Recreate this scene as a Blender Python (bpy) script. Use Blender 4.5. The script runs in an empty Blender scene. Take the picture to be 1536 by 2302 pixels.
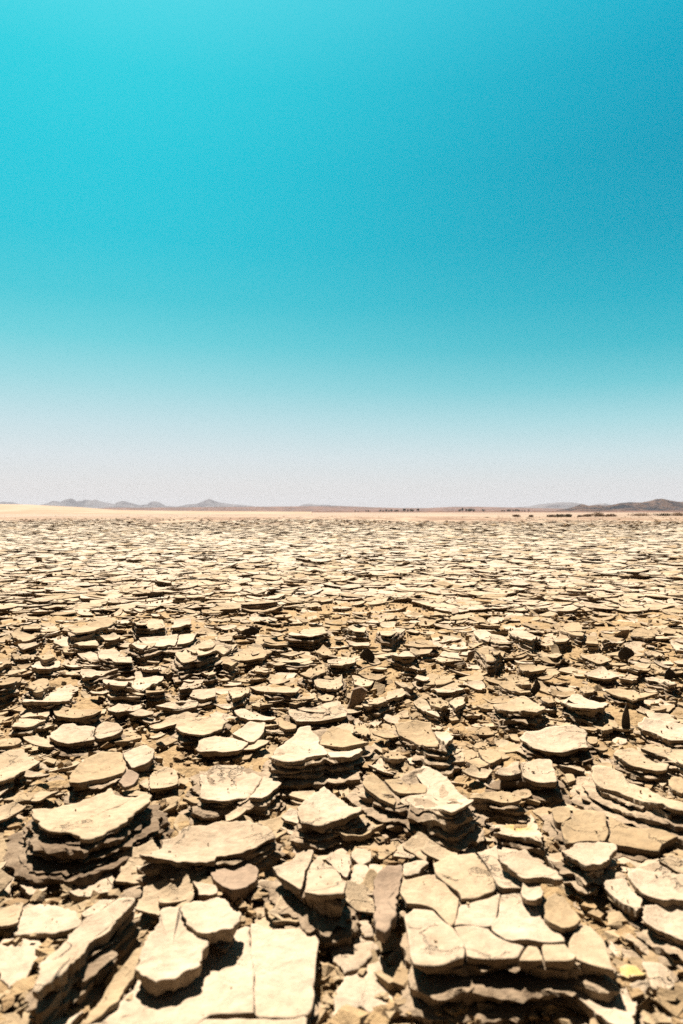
import bpy, math, random
import numpy as np
R = math.radians
rnd = random.Random(7)
nr = np.random.RandomState(11)
scene = bpy.context.scene
C = scene.collection

# ------------------------------------------------------------------ camera
F = 1535.0            # focal length in photo pixels (photo 1536 x 2302)
HZ = 1151.0
CAM_H = 0.52
cam_d = bpy.data.cameras.new('camera'); cam = bpy.data.objects.new('camera', cam_d); C.objects.link(cam)
cam.location = (0, 0, CAM_H); cam.rotation_euler = (R(90), 0, 0)
cam_d.sensor_fit = 'VERTICAL'; cam_d.sensor_height = 36.0; cam_d.lens = 36.0*F/2302.0
scene.cycles.use_denoising = False
cam_d.clip_start = 0.02; cam_d.clip_end = 20000
cam_d.dof.use_dof = True; cam_d.dof.focus_distance = 2.3; cam_d.dof.aperture_fstop = 6.3
scene.camera = cam

# ------------------------------------------------------------------ exposure, world, sun
EXP = 1.98
scene.view_settings.view_transform = 'Standard'; scene.view_settings.look = 'None'
scene.view_settings.exposure = EXP; scene.view_settings.gamma = 1
SUN_EL, SUN_AZ = 58, -20      # azimuth measured from straight ahead, minus = to the left
w = bpy.data.worlds.new('World'); scene.world = w; w.use_nodes = True
nt = w.node_tree; N = nt.nodes; L = nt.links
bg = N['Background']; bg.inputs['Strength'].default_value = 0.1
sky = N.new('ShaderNodeTexSky'); sky.sky_type = 'NISHITA'; sky.sun_disc = False
sky.sun_elevation = R(SUN_EL); sky.sun_rotation = R(SUN_AZ)
sky.dust_density = 3.0; sky.ozone_density = 3.0
tc = N.new('ShaderNodeTexCoord'); sep = N.new('ShaderNodeSeparateXYZ'); L.new(tc.outputs['Generated'], sep.inputs[0])
def lin(c): return [((v/255+.055)/1.055)**2.4 if v/255 > .04045 else v/255/12.92 for v in c]
SK = 10.0/(2**EXP)     # ramps are in displayed light: bring them to the world's scale (strength 0.1)
def ramp(stops):
    r = N.new('ShaderNodeValToRGB'); cr = r.color_ramp; cr.interpolation = 'B_SPLINE' if False else 'EASE'
    cr.interpolation = 'LINEAR'
    while len(cr.elements) < len(stops): cr.elements.new(.5)
    for e, (p, c) in zip(cr.elements, stops):
        e.position = p; e.color = (*lin(c), 1)
    L.new(sep.outputs['Z'], r.inputs[0]); return r
def el(y): return (HZ-y)/math.hypot(HZ-y, F)
EL_L = [(0, (234,226,222)), (el(1090), (234,232,230)), (el(1030), (226,235,238)), (el(960), (204,232,238)), (el(870), (162,225,233)), (el(780), (114,217,228)),
        (el(690), (76,209,224)), (el(560), (44,206,225)), (el(400), (38,209,228)), (el(200), (50,216,232)), (el(0), (84,225,239)), (.74, (55,80,88)), (1, (55,66,70))]
EL_R = [(0, (230,223,220)), (el(1090), (228,230,230)), (el(1030), (212,233,237)), (el(960), (172,225,232)), (el(880), (110,208,220)), (el(800), (58,192,210)),
        (el(700), (28,180,204)), (el(560), (16,166,195)), (el(400), (10,161,192)), (el(200), (14,170,201)), (el(0), (24,186,214)), (.74, (50,75,84)), (1, (55,66,70))]  # topmost stops of both ramps: unseen overhead sky dimmed to keep ground shadows dark
rl, rr = ramp(EL_L), ramp(EL_R)
at = N.new('ShaderNodeMath'); at.operation = 'ARCTAN2'; L.new(sep.outputs['X'], at.inputs[0]); L.new(sep.outputs['Y'], at.inputs[1])
mr = N.new('ShaderNodeMapRange'); mr.interpolation_type = 'SMOOTHSTEP'
mr.inputs['From Min'].default_value = -.42; mr.inputs['From Max'].default_value = .62
L.new(at.outputs[0], mr.inputs[0])
mx = N.new('ShaderNodeMix'); mx.data_type = 'RGBA'; L.new(mr.outputs[0], mx.inputs[0]); L.new(rl.outputs[0], mx.inputs[6]); L.new(rr.outputs[0], mx.inputs[7])
sc_ = N.new('ShaderNodeVectorMath'); sc_.operation = 'SCALE'; sc_.inputs['Scale'].default_value = SK*0.93; L.new(mx.outputs[2], sc_.inputs[0])
sn = N.new('ShaderNodeVectorMath'); sn.operation = 'SCALE'; sn.inputs['Scale'].default_value = 0.001; L.new(sky.outputs[0], sn.inputs[0])
ad = N.new('ShaderNodeVectorMath'); ad.operation = 'ADD'; L.new(sc_.outputs[0], ad.inputs[0]); L.new(sn.outputs[0], ad.inputs[1])
ab = N.new('ShaderNodeMath'); ab.operation = 'ABSOLUTE'; L.new(at.outputs[0], ab.inputs[0])
mb_ = N.new('ShaderNodeMapRange'); mb_.interpolation_type = 'SMOOTHSTEP'; mb_.inputs['From Min'].default_value = .75; mb_.inputs['From Max'].default_value = 1.7
L.new(ab.outputs[0], mb_.inputs[0])
dk = N.new('ShaderNodeMix'); dk.data_type = 'RGBA'; L.new(mb_.outputs[0], dk.inputs[0]); L.new(ad.outputs[0], dk.inputs[6]); dk.inputs[7].default_value = (.045*SK, .045*SK, .045*SK, 1)  # unseen sky beside and behind the camera, dimmed to grey to deepen ground shade
L.new(dk.outputs[2], bg.inputs['Color'])

sd = bpy.data.lights.new('sun', 'SUN'); sun = bpy.data.objects.new('sun', sd); C.objects.link(sun)
sd.energy = 5.0; sd.angle = R(.53); sd.color = (1, .93, .82)
sun.rotation_euler = (R(90-SUN_EL), 0, R(180-SUN_AZ)) if False else (R(-(90-SUN_EL)), 0, R(-SUN_AZ))

# ------------------------------------------------------------------ helpers
def hash3(ix, iy, iz, seed):
    h = (ix*374761393 + iy*668265263 + iz*2147483647 + seed*974634777) & 0xffffffff
    h = ((h ^ (h >> 13))*1274126177) & 0xffffffff
    h = ((h ^ (h >> 15))*2246822519) & 0xffffffff
    return ((h ^ (h >> 16)) & 0xffff)/32767.5-1.0
def vnoise(p, seed=0):
    p = np.asarray(p, float); i = np.floor(p).astype(np.int64); f = p-i; f = f*f*(3-2*f)
    out = 0
    for dx in (0, 1):
        wx = f[..., 0] if dx else 1-f[..., 0]
        for dy in (0, 1):
            wy = f[..., 1] if dy else 1-f[..., 1]
            for dz in (0, 1):
                wz = f[..., 2] if dz else 1-f[..., 2]
                out = out + wx*wy*wz*hash3(i[..., 0]+dx, i[..., 1]+dy, i[..., 2]+dz, seed)
    return out
def fbm(p, sc, octv=3, seed=0):
    p = np.asarray(p, float)*sc; a = 1; o = 0
    for k in range(octv):
        o = o + a*vnoise(p*(2.03**k)+17.3*k, seed+k); a *= .5
    return o
def p3(xy, z=0.): return np.concatenate([xy, np.full(xy.shape[:-1]+(1,), z)], -1)

def tag(o, label=None, cat=None, group=None, kind=None):
    if label: o['label'] = label
    if cat: o['category'] = cat
    if group: o['group'] = group
    if kind: o['kind'] = kind
    return o
def empty(name, loc=(0, 0, 0)):
    o = bpy.data.objects.new(name, None); C.objects.link(o); o.location = loc; o.empty_display_size = .05; return o
class MB:
    """collects pieces of mesh"""
    def __init__(s): s.v = []; s.f = []; s.m = []; s.sm = []; s.n = 0
    def add(s, v, f, m=0, sm=True):
        v = np.asarray(v, float); s.v.append(v)
        f = [tuple(int(i)+s.n for i in q) for q in f] if s.n else [tuple(int(i) for i in q) for q in f]
        s.f += f; s.m += ([m]*len(f) if isinstance(m, int) else list(m)); s.sm += ([sm]*len(f) if isinstance(sm, bool) else list(sm))
        s.n += len(v)
    def build(s, name, mats, parent=None, origin=(0, 0, 0)):
        me = bpy.data.meshes.new(name); v = np.concatenate(s.v)-np.asarray(origin)
        me.from_pydata(v.tolist(), [], s.f)
        for m in mats: me.materials.append(m)
        me.polygons.foreach_set('material_index', s.m); me.polygons.foreach_set('use_smooth', s.sm); me.update()
        o = bpy.data.objects.new(name, me); C.objects.link(o)
        if parent: o.parent = parent
        else: o.location = origin
        return o
_topo = {}
def topo(K, M):
    if (K, M) in _topo: return _topo[K, M]
    f = []; j = np.arange(M); jn = (j+1) % M
    for a, b in zip(j, jn): f.append((0, 1+a, 1+b))
    for k in range(K-1):
        o0, o1 = 1+k*M, 1+(k+1)*M
        for a, b in zip(j, jn): f.append((o0+a, o1+a, o1+b, o0+b))
    o0 = 1+(K-1)*M; e = 1+K*M
    for a, b in zip(j, jn): f.append((o0+b, o0+a, e))
    _topo[K, M] = f; return f
def lathe(mb, rings, ct, cb, ktop, m_top=0, m_side=1):
    K, M = rings.shape[:2]
    v = np.concatenate([[ct], rings.reshape(-1, 3), [cb]])
    f = topo(K, M); nt_ = M*(ktop)
    mb.add(v, f, [m_top]*nt_+[m_side]*(len(f)-nt_), [True]*nt_+[False]*(len(f)-nt_))

# ------------------------------------------------------------------ materials
def new_mat(name):
    m = bpy.data.materials.new(name); m.use_nodes = True; return m, m.node_tree.nodes, m.node_tree.links, m.node_tree.nodes['Principled BSDF']
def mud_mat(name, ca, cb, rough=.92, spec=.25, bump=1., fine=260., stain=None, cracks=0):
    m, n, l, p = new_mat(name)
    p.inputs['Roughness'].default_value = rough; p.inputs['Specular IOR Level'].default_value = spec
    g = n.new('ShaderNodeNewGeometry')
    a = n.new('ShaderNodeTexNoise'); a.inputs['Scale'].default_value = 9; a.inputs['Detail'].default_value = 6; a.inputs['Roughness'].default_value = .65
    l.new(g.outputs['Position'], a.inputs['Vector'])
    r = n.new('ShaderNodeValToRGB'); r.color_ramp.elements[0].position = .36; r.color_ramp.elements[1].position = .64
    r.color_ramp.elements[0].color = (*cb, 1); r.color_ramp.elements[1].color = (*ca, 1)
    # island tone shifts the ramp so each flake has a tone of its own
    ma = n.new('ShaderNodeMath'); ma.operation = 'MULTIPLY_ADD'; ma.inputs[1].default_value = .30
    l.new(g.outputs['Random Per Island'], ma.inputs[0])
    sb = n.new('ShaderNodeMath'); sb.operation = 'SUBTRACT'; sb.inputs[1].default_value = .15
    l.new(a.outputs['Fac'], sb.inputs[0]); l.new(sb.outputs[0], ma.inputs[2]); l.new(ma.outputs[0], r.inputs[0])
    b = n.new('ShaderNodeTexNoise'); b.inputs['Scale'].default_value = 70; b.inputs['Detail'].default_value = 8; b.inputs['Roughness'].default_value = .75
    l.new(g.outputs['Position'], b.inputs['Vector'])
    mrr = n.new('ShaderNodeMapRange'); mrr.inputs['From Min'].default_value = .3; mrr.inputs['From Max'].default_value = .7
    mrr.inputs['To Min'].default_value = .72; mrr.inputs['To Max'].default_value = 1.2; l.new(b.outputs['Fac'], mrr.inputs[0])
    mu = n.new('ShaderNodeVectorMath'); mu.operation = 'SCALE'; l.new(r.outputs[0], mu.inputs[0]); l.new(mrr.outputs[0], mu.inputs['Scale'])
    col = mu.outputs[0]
    if stain:
        x, y, z, rad, sc = stain
        vs = n.new('ShaderNodeVectorMath'); vs.operation = 'DISTANCE'; vs.inputs[1].default_value = (x, y, z); l.new(g.outputs['Position'], vs.inputs[0])
        a2 = n.new('ShaderNodeMath'); a2.operation = 'MULTIPLY_ADD'; a2.inputs[1].default_value = .05; l.new(b.outputs['Fac'], a2.inputs[0]); l.new(vs.outputs['Value'], a2.inputs[2])
        mq = n.new('ShaderNodeMapRange'); mq.inputs['From Min'].default_value = rad+.025; mq.inputs['From Max'].default_value = rad*.3+.025; l.new(a2.outputs[0], mq.inputs[0])
        mm = n.new('ShaderNodeMix'); mm.data_type = 'RGBA'; l.new(mq.outputs[0], mm.inputs[0]); l.new(col, mm.inputs[6]); mm.inputs[7].default_value = (*sc, 1); col = mm.outputs[2]
    l.new(col, p.inputs['Base Color'])
    c = n.new('ShaderNodeTexNoise'); c.inputs['Scale'].default_value = fine; c.inputs['Detail'].default_value = 5; c.inputs['Roughness'].default_value = .7
    l.new(g.outputs['Position'], c.inputs['Vector'])
    d = n.new('ShaderNodeTexNoise'); d.inputs['Scale'].default_value = 38; d.inputs['Detail'].default_value = 4; d.inputs['Distortion'].default_value = .6
    l.new(g.outputs['Position'], d.inputs['Vector'])
    b1 = n.new('ShaderNodeBump'); b1.inputs['Strength'].default_value = .8*bump; b1.inputs['Distance'].default_value = .0015; l.new(c.outputs['Fac'], b1.inputs['Height'])
    b2 = n.new('ShaderNodeBump'); b2.inputs['Strength'].default_value = .75*bump; b2.inputs['Distance'].default_value = .006; l.new(d.outputs['Fac'], b2.inputs['Height'])
    l.new(b1.outputs[0], b2.inputs['Normal']); l.new(b2.outputs[0], p.inputs['Normal'])
    if cracks:      # hairline cracks, only here and there
        dn = n.new('ShaderNodeVectorMath'); dn.operation = 'MULTIPLY_ADD'; dn.inputs[1].default_value = (.05, .05, .05); l.new(d.outputs['Color'], dn.inputs[0]); l.new(g.outputs['Position'], dn.inputs[2])
        vo = n.new('ShaderNodeTexVoronoi'); vo.feature = 'DISTANCE_TO_EDGE'; vo.inputs['Scale'].default_value = 10; l.new(dn.outputs[0], vo.inputs['Vector'])
        c1_ = n.new('ShaderNodeMapRange'); c1_.inputs['From Min'].default_value = .0; c1_.inputs['From Max'].default_value = .022; l.new(vo.outputs['Distance'], c1_.inputs[0])
        mk = n.new('ShaderNodeMapRange'); mk.inputs['From Min'].default_value = .41; mk.inputs['From Max'].default_value = .48; l.new(a.outputs['Fac'], mk.inputs[0])
        mxx = n.new('ShaderNodeMath'); mxx.operation = 'MAXIMUM'; l.new(c1_.outputs[0], mxx.inputs[0]); l.new(mk.outputs[0], mxx.inputs[1])
        b3 = n.new('ShaderNodeBump'); b3.inputs['Strength'].default_value = 1; b3.inputs['Distance'].default_value = .004; l.new(mxx.outputs[0], b3.inputs['Height']); l.new(b2.outputs[0], b3.inputs['Normal']); l.new(b3.outputs[0], p.inputs['Normal'])
    return m
M_pale = mud_mat('pale_mud', (.275, .212, .150), (.208, .150, .096), cracks=1)
M_chalk = mud_mat('chalky_mud', (.272, .222, .168), (.215, .168, .118))
M_mid = mud_mat('mid_tan_mud', (.250, .186, .120), (.195, .137, .080), cracks=1)
M_tan = mud_mat('tan_mud', (.215, .153, .088), (.165, .110, .057), cracks=1)
M_side = mud_mat('layered_mud', (.235, .172, .112), (.095, .061, .034), bump=1.8, fine=180)  # rough side mud; extra dark, warm tone puts shade into its colour
M_soil = mud_mat('crumbly_soil', (.22, .145, .072), (.145, .088, .040), bump=2.2, fine=150)
M_brown = mud_mat('brown_clay', (.185, .128, .085), (.135, .090, .058))
M_dark = mud_mat('dark_leaf', (.055, .040, .028), (.030, .022, .016), rough=.7)
TONES = {'c': M_chalk, 'p': M_pale, 'm': M_mid, 't': M_tan, 'b': M_brown}

# ------------------------------------------------------------------ geometry of a mud plate
FLOOR = 0.0
def unproject(px, z0=0., a=0., b=0., c=(0, 0)):
    px = np.asarray(px, float); dx = (px[:, 0]-768)/F; dz = -(px[:, 1]-HZ)/F
    # t*(dx,1,dz)+(0,0,H) on z = z0 + a(x-cx) + b(y-cy)
    t = (CAM_H-z0+a*c[0]+b*c[1])/(a*dx+b-dz)
    return np.stack([dx*t, t], -1)
def project(xy, z=0.):
    return np.stack([768+F*xy[:, 0]/xy[:, 1], HZ+F*(CAM_H-z)/xy[:, 1]], -1)
def area(p): x, y = p[:, 0], p[:, 1]; return .5*np.sum(x*np.roll(y, -1)-np.roll(x, -1)*y)
def centroid(p):
    x, y = p[:, 0], p[:, 1]; xn, yn = np.roll(x, -1), np.roll(y, -1); cr = x*yn-xn*y; A = cr.sum()
    if abs(A) < 1e-12: return p.mean(0)
    return np.array([((x+xn)*cr).sum(), ((y+yn)*cr).sum()])/(3*A)
def ccw(p): return p if area(p) > 0 else p[::-1]
def resample(p, M):
    q = np.concatenate([p, p[:1]]); d = np.hypot(*np.diff(q, axis=0).T); s = np.concatenate([[0], np.cumsum(d)])
    t = np.linspace(0, s[-1], M, endpoint=False)
    return np.stack([np.interp(t, s, q[:, 0]), np.interp(t, s, q[:, 1])], -1)
def chaikin(p, k=.2):
    n = np.roll(p, -1, 0); return np.stack([p*(1-k)+n*k, p*k+n*(1-k)], 1).reshape(-1, 2)
def hull(pts):
    P = sorted(map(tuple, pts))
    def half(P):
        h = []
        for p in P:
            while len(h) > 1 and (h[-1][0]-h[-2][0])*(p[1]-h[-2][1])-(h[-1][1]-h[-2][1])*(p[0]-h[-2][0]) <= 0: h.pop()
            h.append(p)
        return h[:-1]
    return np.array(half(P)+half(P[::-1]))
def rough_outline(p, M, seed, amp=.012, rough=True):
    ck = .015 if amp < .006 else .05
    """resampled outline with an uneven, chipped edge"""
    p = ccw(p); q = resample(chaikin(p, ck), M); size = math.sqrt(abs(area(p)))
    nrm = np.roll(q, -1, 0)-np.roll(q, 1, 0); nrm = np.stack([nrm[:, 1], -nrm[:, 0]], -1); nrm /= np.maximum(1e-9, np.hypot(*nrm.T))[:, None]
    n1 = fbm(p3(q, seed*3.1), 3.2/size, 2, seed)*amp*1.5
    n2 = fbm(p3(q, seed*1.7), 13/size, 4, seed+5)*amp*(1.3 if rough else .3)
    return q+nrm*((n1+n2)*size)[:, None]
def surf_of(P):
    z0, a, b, c0, Rs, cu = P['z'], P['a'], P['b'], P['c0'], P['Rs'], P['curl']
    def f(xy):
        dx = xy[..., 0]-c0[0]; dy = xy[..., 1]-c0[1]; r2 = np.minimum((dx*dx+dy*dy)/(Rs*Rs), 2.6)
        return z0+a*dx+b*dy+cu*Rs*(r2-1)*.5
    return f
def plate(mb, poly, surf, off, th, own, M, seed, m_top=0, m_side=1, amp=.012, detail=2):
    """one crust piece: slightly dished top, broken edge, closed underside; off = own tilt (z, da, db)"""
    q = rough_outline(poly, M, seed, amp); c = centroid(q); Rm = math.sqrt(abs(area(q))/math.pi)
    ts = {2: [.25, .5, .72, .86, .95, 1.0], 1: [.45, .8, 1.0], 0: [.7, 1.0]}[detail]
    def pl(xy): return surf(xy)+off[0]+off[1]*(xy[..., 0]-c[0])+off[2]*(xy[..., 1]-c[1])
    XY = np.stack([c+(q-c)*t for t in ts]); T = np.array(ts)[:, None]; Z = pl(XY)-own*Rm*(1-T**2.2)
    if detail: Z = Z+fbm(p3(q, seed*.7), 1.3/Rm, 1, seed+9)*Rm*.07*T**3
    if detail == 2: Z = Z+fbm(p3(XY, seed), 30, 3, seed)*.0017+vnoise(p3(XY, seed)*8, seed+2)*.003*(1-.6*T)
    Z[-1] -= .0005*min(1, Rm/.05)
    rings = [np.concatenate([XY, Z[..., None]], -1)]; kt = len(ts); zr = Z[-1]
    if detail == 0:
        r = p3(c+(q-c)*.97); r[:, 2] = zr-th; rings.append(r[None])
    else:
        e1 = fbm(p3(q, seed), 70, 2, seed+31) if detail == 2 else nr.uniform(-1, 1, M)*.5
        for k, (s_, dz) in enumerate(((1.004, .3), (.985, .7), (.93, 1.0))[:3 if detail == 2 else 2]):
            r = p3(c+(q-c)*(s_+e1[:, None]*.007*(k+1)*(1 if Rm > .03 else 2))); r[:, 2] = zr-th*dz*(1+.3*e1); rings.append(r[None])
        xy = c+(q-c)*.6; r = p3(xy); r[:, 2] = pl(xy)-own*Rm*.7-th; rings.append(r[None])
    zc = pl(c)-own*Rm
    lathe(mb, np.concatenate(rings), np.array([c[0], c[1], zc]), np.array([c[0], c[1], zc-th]), kt, m_top, m_side)
def blocky(M, seed, nb, amp):
    """piecewise noise around an outline: ledges broken off in blocks"""
    g = random.Random(seed); cuts = sorted(g.random() for _ in range(nb)); val = [g.uniform(-1, 1) for _ in range(nb+1)]; val[-1] = val[0]
    t = np.arange(M)/M; o = np.zeros(M)
    for i, x in enumerate(t): o[i] = val[sum(1 for q in cuts if q < x)]
    return amp*(.6*o+.2*np.roll(o, 1)+.2*np.roll(o, -1))
def stack(mb, poly, surf, th, M, seed, spread, nl, floor=-.012, det=2):
    """the laminated layers below the crust, down to the crack floor"""
    q = rough_outline(poly, M, seed+77, .012); c = centroid(q); Rm = math.sqrt(abs(area(q))/math.pi)
    d = q-c; u = d/np.maximum(1e-9, np.hypot(*d.T))[:, None]
    zt = surf(q)-th*1.02; H = np.maximum(zt-floor, .004)
    g = random.Random(seed); OFF = []; ZZ = []
    zi = surf(c+d*.6)-th*1.05-.002
    OFF.append(np.full(M, -.4*Rm)); ZZ.append(zi)
    f0 = np.concatenate([[0], np.sort([ (k+g.uniform(-.42, .42))/nl for k in range(1, nl)]), [1]])
    notch = np.zeros(M)                                   # broken-out gaps running down the stack
    for _ in range(g.randint(4, 9)):
        w_ = np.exp(-(((np.arange(M)/M-g.random()+.5) % 1-.5)*M/max(1.2, M*.012))**2); notch += w_*g.uniform(.3, 1)
    for k in range(nl):
        off = -(.045*Rm+.003)*(1 if k == 0 else .35)+spread*(f0[k]**.8)*(1+.5*vnoise(p3(q*7, k*1.7), seed+k))+blocky(M, seed+k*13, g.randint(6, 16), .005+.065*Rm)-notch*(.006+.08*Rm)
        wv0 = vnoise(p3(q*14, k*1.1), seed+60)*.0045*(0 if k == 0 else 1); wv1 = vnoise(p3(q*14, (k+1)*1.1), seed+60)*.0045; top = zt-H*f0[k]+wv0; bot = zt-H*f0[k+1]+wv1; h = top-bot; tk = .15+.15*vnoise(p3(q*30, k*2.3), seed+k+50)
        OFF += [off-.006, off, off-.003-.15*h, off-.010-.02*Rm]; ZZ += [top-h*.02, top-h*tk, bot+h*.22, bot+h*.06]
    OFF.append(OFF[-3]+.012); ZZ.append(np.full(M, floor-.01))
    OFF = np.maximum(np.array(OFF), -.45*Rm); ZZ = np.array(ZZ); XY = q+u*OFF[..., None]
    pp = np.concatenate([XY, ZZ[..., None]*2.5], -1)
    if det == 2: XY = XY+u*(fbm(pp, 70, 4, seed+3)*.0078)[..., None]; ZZ = ZZ+fbm(pp, 45, 2, seed)*.0024
    lathe(mb, np.concatenate([XY, ZZ[..., None]], -1), np.array([c[0], c[1], zi.mean()]), np.array([c[0], c[1], floor-.02]), 1, 1, 1)
def split(poly, g):
    """cut a plate by one jagged crack"""
    p = resample(ccw(poly), 64); c = centroid(p); ang = g.uniform(0, math.pi); n = np.array([math.cos(ang), math.sin(ang)])
    Rm = math.sqrt(abs(area(p))/math.pi); off = g.uniform(-.35, .35)*Rm; s = (p-c)@n-off
    idx = [i for i in range(64) if (s[i] > 0) != (s[(i+1) % 64] > 0)]
    if len(idx) != 2: return [poly]
    i, j = idx
    A, B = p[(i+1) % 64], p[(j+1) % 64]
    k = 9; t = np.linspace(0, 1, k+2)[1:-1, None]; path = A+(B-A)*t
    bow = g.uniform(-.16, .16)
    tt = t[:, 0]; path = path+n*(bow*Rm*2*np.sin(math.pi*tt)+np.array([g.uniform(-.05, .05) for _ in tt])*Rm)[:, None]
    P1 = np.concatenate([p[i+1:j+1], path[::-1]]); P2 = np.concatenate([p[j+1:], p[:i+1], path])
    out = []
    for q in (P1, P2):
        if abs(area(q)) < .08*abs(area(p)): return [poly]
        cc = centroid(q); out.append(cc+(q-cc)*(1-min(.03, .0016/Rm)))
    return out

# ------------------------------------------------------------------ traced slabs
TG = {'A': (0, 1900, 3), 'B': (512, 1900, 3), 'C': (1024, 1900, 3), 'D': (0, 1600, 3), 'E': (512, 1600, 3), 'G': (1024, 1600, 3),
      'H': (0, 1380, 3), 'I': (512, 1380, 3), 'J': (1024, 1380, 3), 'K': (0, 1880, 2), 'L': (768, 1880, 2), 'P': (0, 0, 1)}
def pts(tagc, s):
    v = [float(x) for x in s.replace(',', ' ').split()]; ox, oy, k = TG[tagc]
    return np.array([(v[i]/k+ox, v[i+1]/k+oy) for i in range(0, len(v), 2)])
# (landmark phrase or '', label or '', tag, tone, top height, [pieces], options)
S = []
def s(lm, label, tg, tone, z, pieces, **o): S.append((lm, label, tone, z, [pts(tg, q) for q in pieces], o))
exec_data = None
s('narrow diagonal slab', 'long narrow pale mud slab lying diagonally at lower left, black shadow under its right edge', 'A', 'p', .075,
  ['800 365 910 375 890 420 780 530 600 690 440 830 320 930 235 985 225 935 275 860 260 795 350 720 460 630 560 520 680 440'], a=.12, spread=.0, th=.012)
s('two-tone sunken slab', 'flat mud slab, tan behind and pale in front, sunken beside the narrow diagonal slab', 'A', 'p', .03,
  ['850 650 910 700 870 740 800 850 720 960 630 1010 560 940 480 890 470 850 590 760 740 690', '430 885 500 895 555 950 615 1015 640 1040 560 1120 460 1206 340 1206 280 1140 190 1080 170 1050 240 1000 330 930'], tones='tp')
s('yellowish mud sliver', 'thin yellowish tan mud sliver between the sunken two-tone slab and the tongue-shaped slab', 'A', 't', .045,
  ['890 735 1000 640 965 740 865 920 790 1050 640 1180 540 1230 600 1130 720 970 800 860'], a=.2)
s('big smooth slab', 'largest smooth cream mud slab at the bottom, split by one thin upright crack', 'K', 'p', .046,
  ['1090 380 1122 380 1125 530 1134 700 1142 806 930 798 860 848 840 960 360 960 430 820 520 710 620 600 760 540 950 470',
   '1130 372 1195 405 1290 400 1400 425 1425 460 1415 560 1415 700 1390 790 1310 810 1152 808 1140 700 1132 530',
   '920 818 1150 826 1310 830 1380 812 1375 900 1340 980 850 980 866 858'], curl=.02, spread=.01)
s('tongue-shaped slab', 'tongue-shaped cream slab with a rounded front lip, overlapping the big smooth slab', 'A', 'p', .062,
  ['1090 410 1215 395 1205 430 1220 520 1290 590 1400 620 1380 730 1310 830 1200 890 1060 920 960 895 905 840 950 760 1010 640 1060 520'], curl=.04, nolow=1, th=.014)
s('round lid flake', 'round pale lid-like flake lying over the back of the tongue-shaped slab', 'K', 'p', .067,
  ['815 310 880 285 990 265 1050 320 1085 345 1040 410 935 440 870 430 830 385 812 340'], curl=.05, nolow=1, th=.012)
s('stemmed flake', 'small stemmed pale flake curling up behind the round lid flake', 'A', 'p', .05, ['1290 240 1450 270 1470 320 1400 345 1335 340 1330 290'], nolow=1, th=.01)
s('leaf-shaped slab', 'wide leaf-shaped pale slab pointing right, black gap below its front edge', 'P', 'p', .065,
  ['317 1923 370 1885 430 1855 500 1845 560 1840 600 1855 618 1883 580 1900 530 1922 490 1925 450 1940 400 1945 350 1935'], spread=.02)
s('broken corner ledge', 'broken pale ledge poking out beneath the leaf-shaped slab', 'K', 'p', .035, ['610 140 660 120 740 170 800 190 930 160 920 190 850 215 750 225 670 190'], nolow=0)
s('large saucer slab', 'large saucer-shaped slab at left with a deep black undercut and frayed layers', 'D', 'p', .084,
  ['235 665 330 660 480 610 620 570 700 530 755 510 790 560 850 585 920 580 990 550 985 610 900 690 760 780 650 820 570 845 480 825 330 820 290 800 245 750 225 700'], spread=.045, nl=7, curl=.13)
s('split oblong slab', 'oblong slab above the large saucer slab, cracked into a tan left and pale right piece', 'D', 'p', .055,
  ['470 480 475 420 520 350 600 290 680 265 815 267 825 312 850 352 848 378 835 402 720 430 610 460 520 485', '830 270 900 240 980 210 1040 250 1030 310 980 345 890 370 865 345 840 300'], tones='tp')
s('ring-lipped slab', 'rounded slab with a pale lip round its front and a cracked right corner', 'D', 'p', .06,
  ['330 165 345 130 420 80 500 70 520 95 580 90 640 100 622 150 632 182 560 200 460 210 380 190', '650 90 700 65 790 75 830 120 760 160 665 180 635 150'], spread=.02)
s('left-edge slab', 'wide flat slab cut off by the left picture edge, above the large saucer slab', 'D', 'p', .055,
  ['0 280 80 245 150 245 210 280 250 310 285 330 200 380 80 430 0 460 -80 470 -80 300'])
s('small square slab', 'small square pale slab with a separate thin piece on its left', 'D', 'p', .05,
  ['1010 420 1060 395 1110 370 1180 390 1200 450 1190 495 1110 520 1010 520 1004 460', '930 470 996 440 1000 512 970 505'])
s('two-piece fan slab', 'fan-shaped slab in two pieces, the right one lifted, on layered mud left of centre', 'P', 'p', .065,
  ['447 1735 480 1715 530 1712 560 1722 588 1740 573 1765 551 1790 520 1796 470 1792 450 1788 452 1760', '593 1741 620 1745 643 1736 630 1760 600 1785 587 1792 560 1790 580 1765'], spread=.03, nl=6)
s('', 'low tan slab at the left edge, just above the large saucer slab', 'D', 't', .035, ['0 490 80 500 140 500 200 540 240 560 200 590 100 610 0 590 -60 560 -60 500'])
s('long flat slab', 'long flat slab reaching to the right, directly behind the two-piece fan slab', 'P', 'p', .05,
  ['440 1683 448 1665 480 1655 515 1653 540 1660 556 1668 535 1687 500 1690 460 1688', '520 1650 560 1622 595 1622 592 1645 570 1665 558 1667 540 1657'])
s('thin-rimmed oval slab', 'thin-rimmed oval slab with fine cracks, behind the long flat slab', 'D', 'p', .055, ['1170 90 1200 60 1300 40 1400 30 1500 50 1530 70 1480 110 1400 140 1280 155 1240 150 1190 110'])
s('layered centre slab', 'broad layered slab in the middle with shaded step along its right half', 'E', 'p', .065,
  ['290 290 330 240 400 190 480 110 555 90 565 150 610 172 618 200 610 225 640 240 670 275 600 290 510 320 420 320 340 310', '622 215 630 150 710 90 830 130 860 170 960 200 900 225 780 240 700 230', '672 268 740 272 900 235 915 245 830 300 760 310 690 305'], spread=.02, nl=6, tones='ptp')
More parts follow.
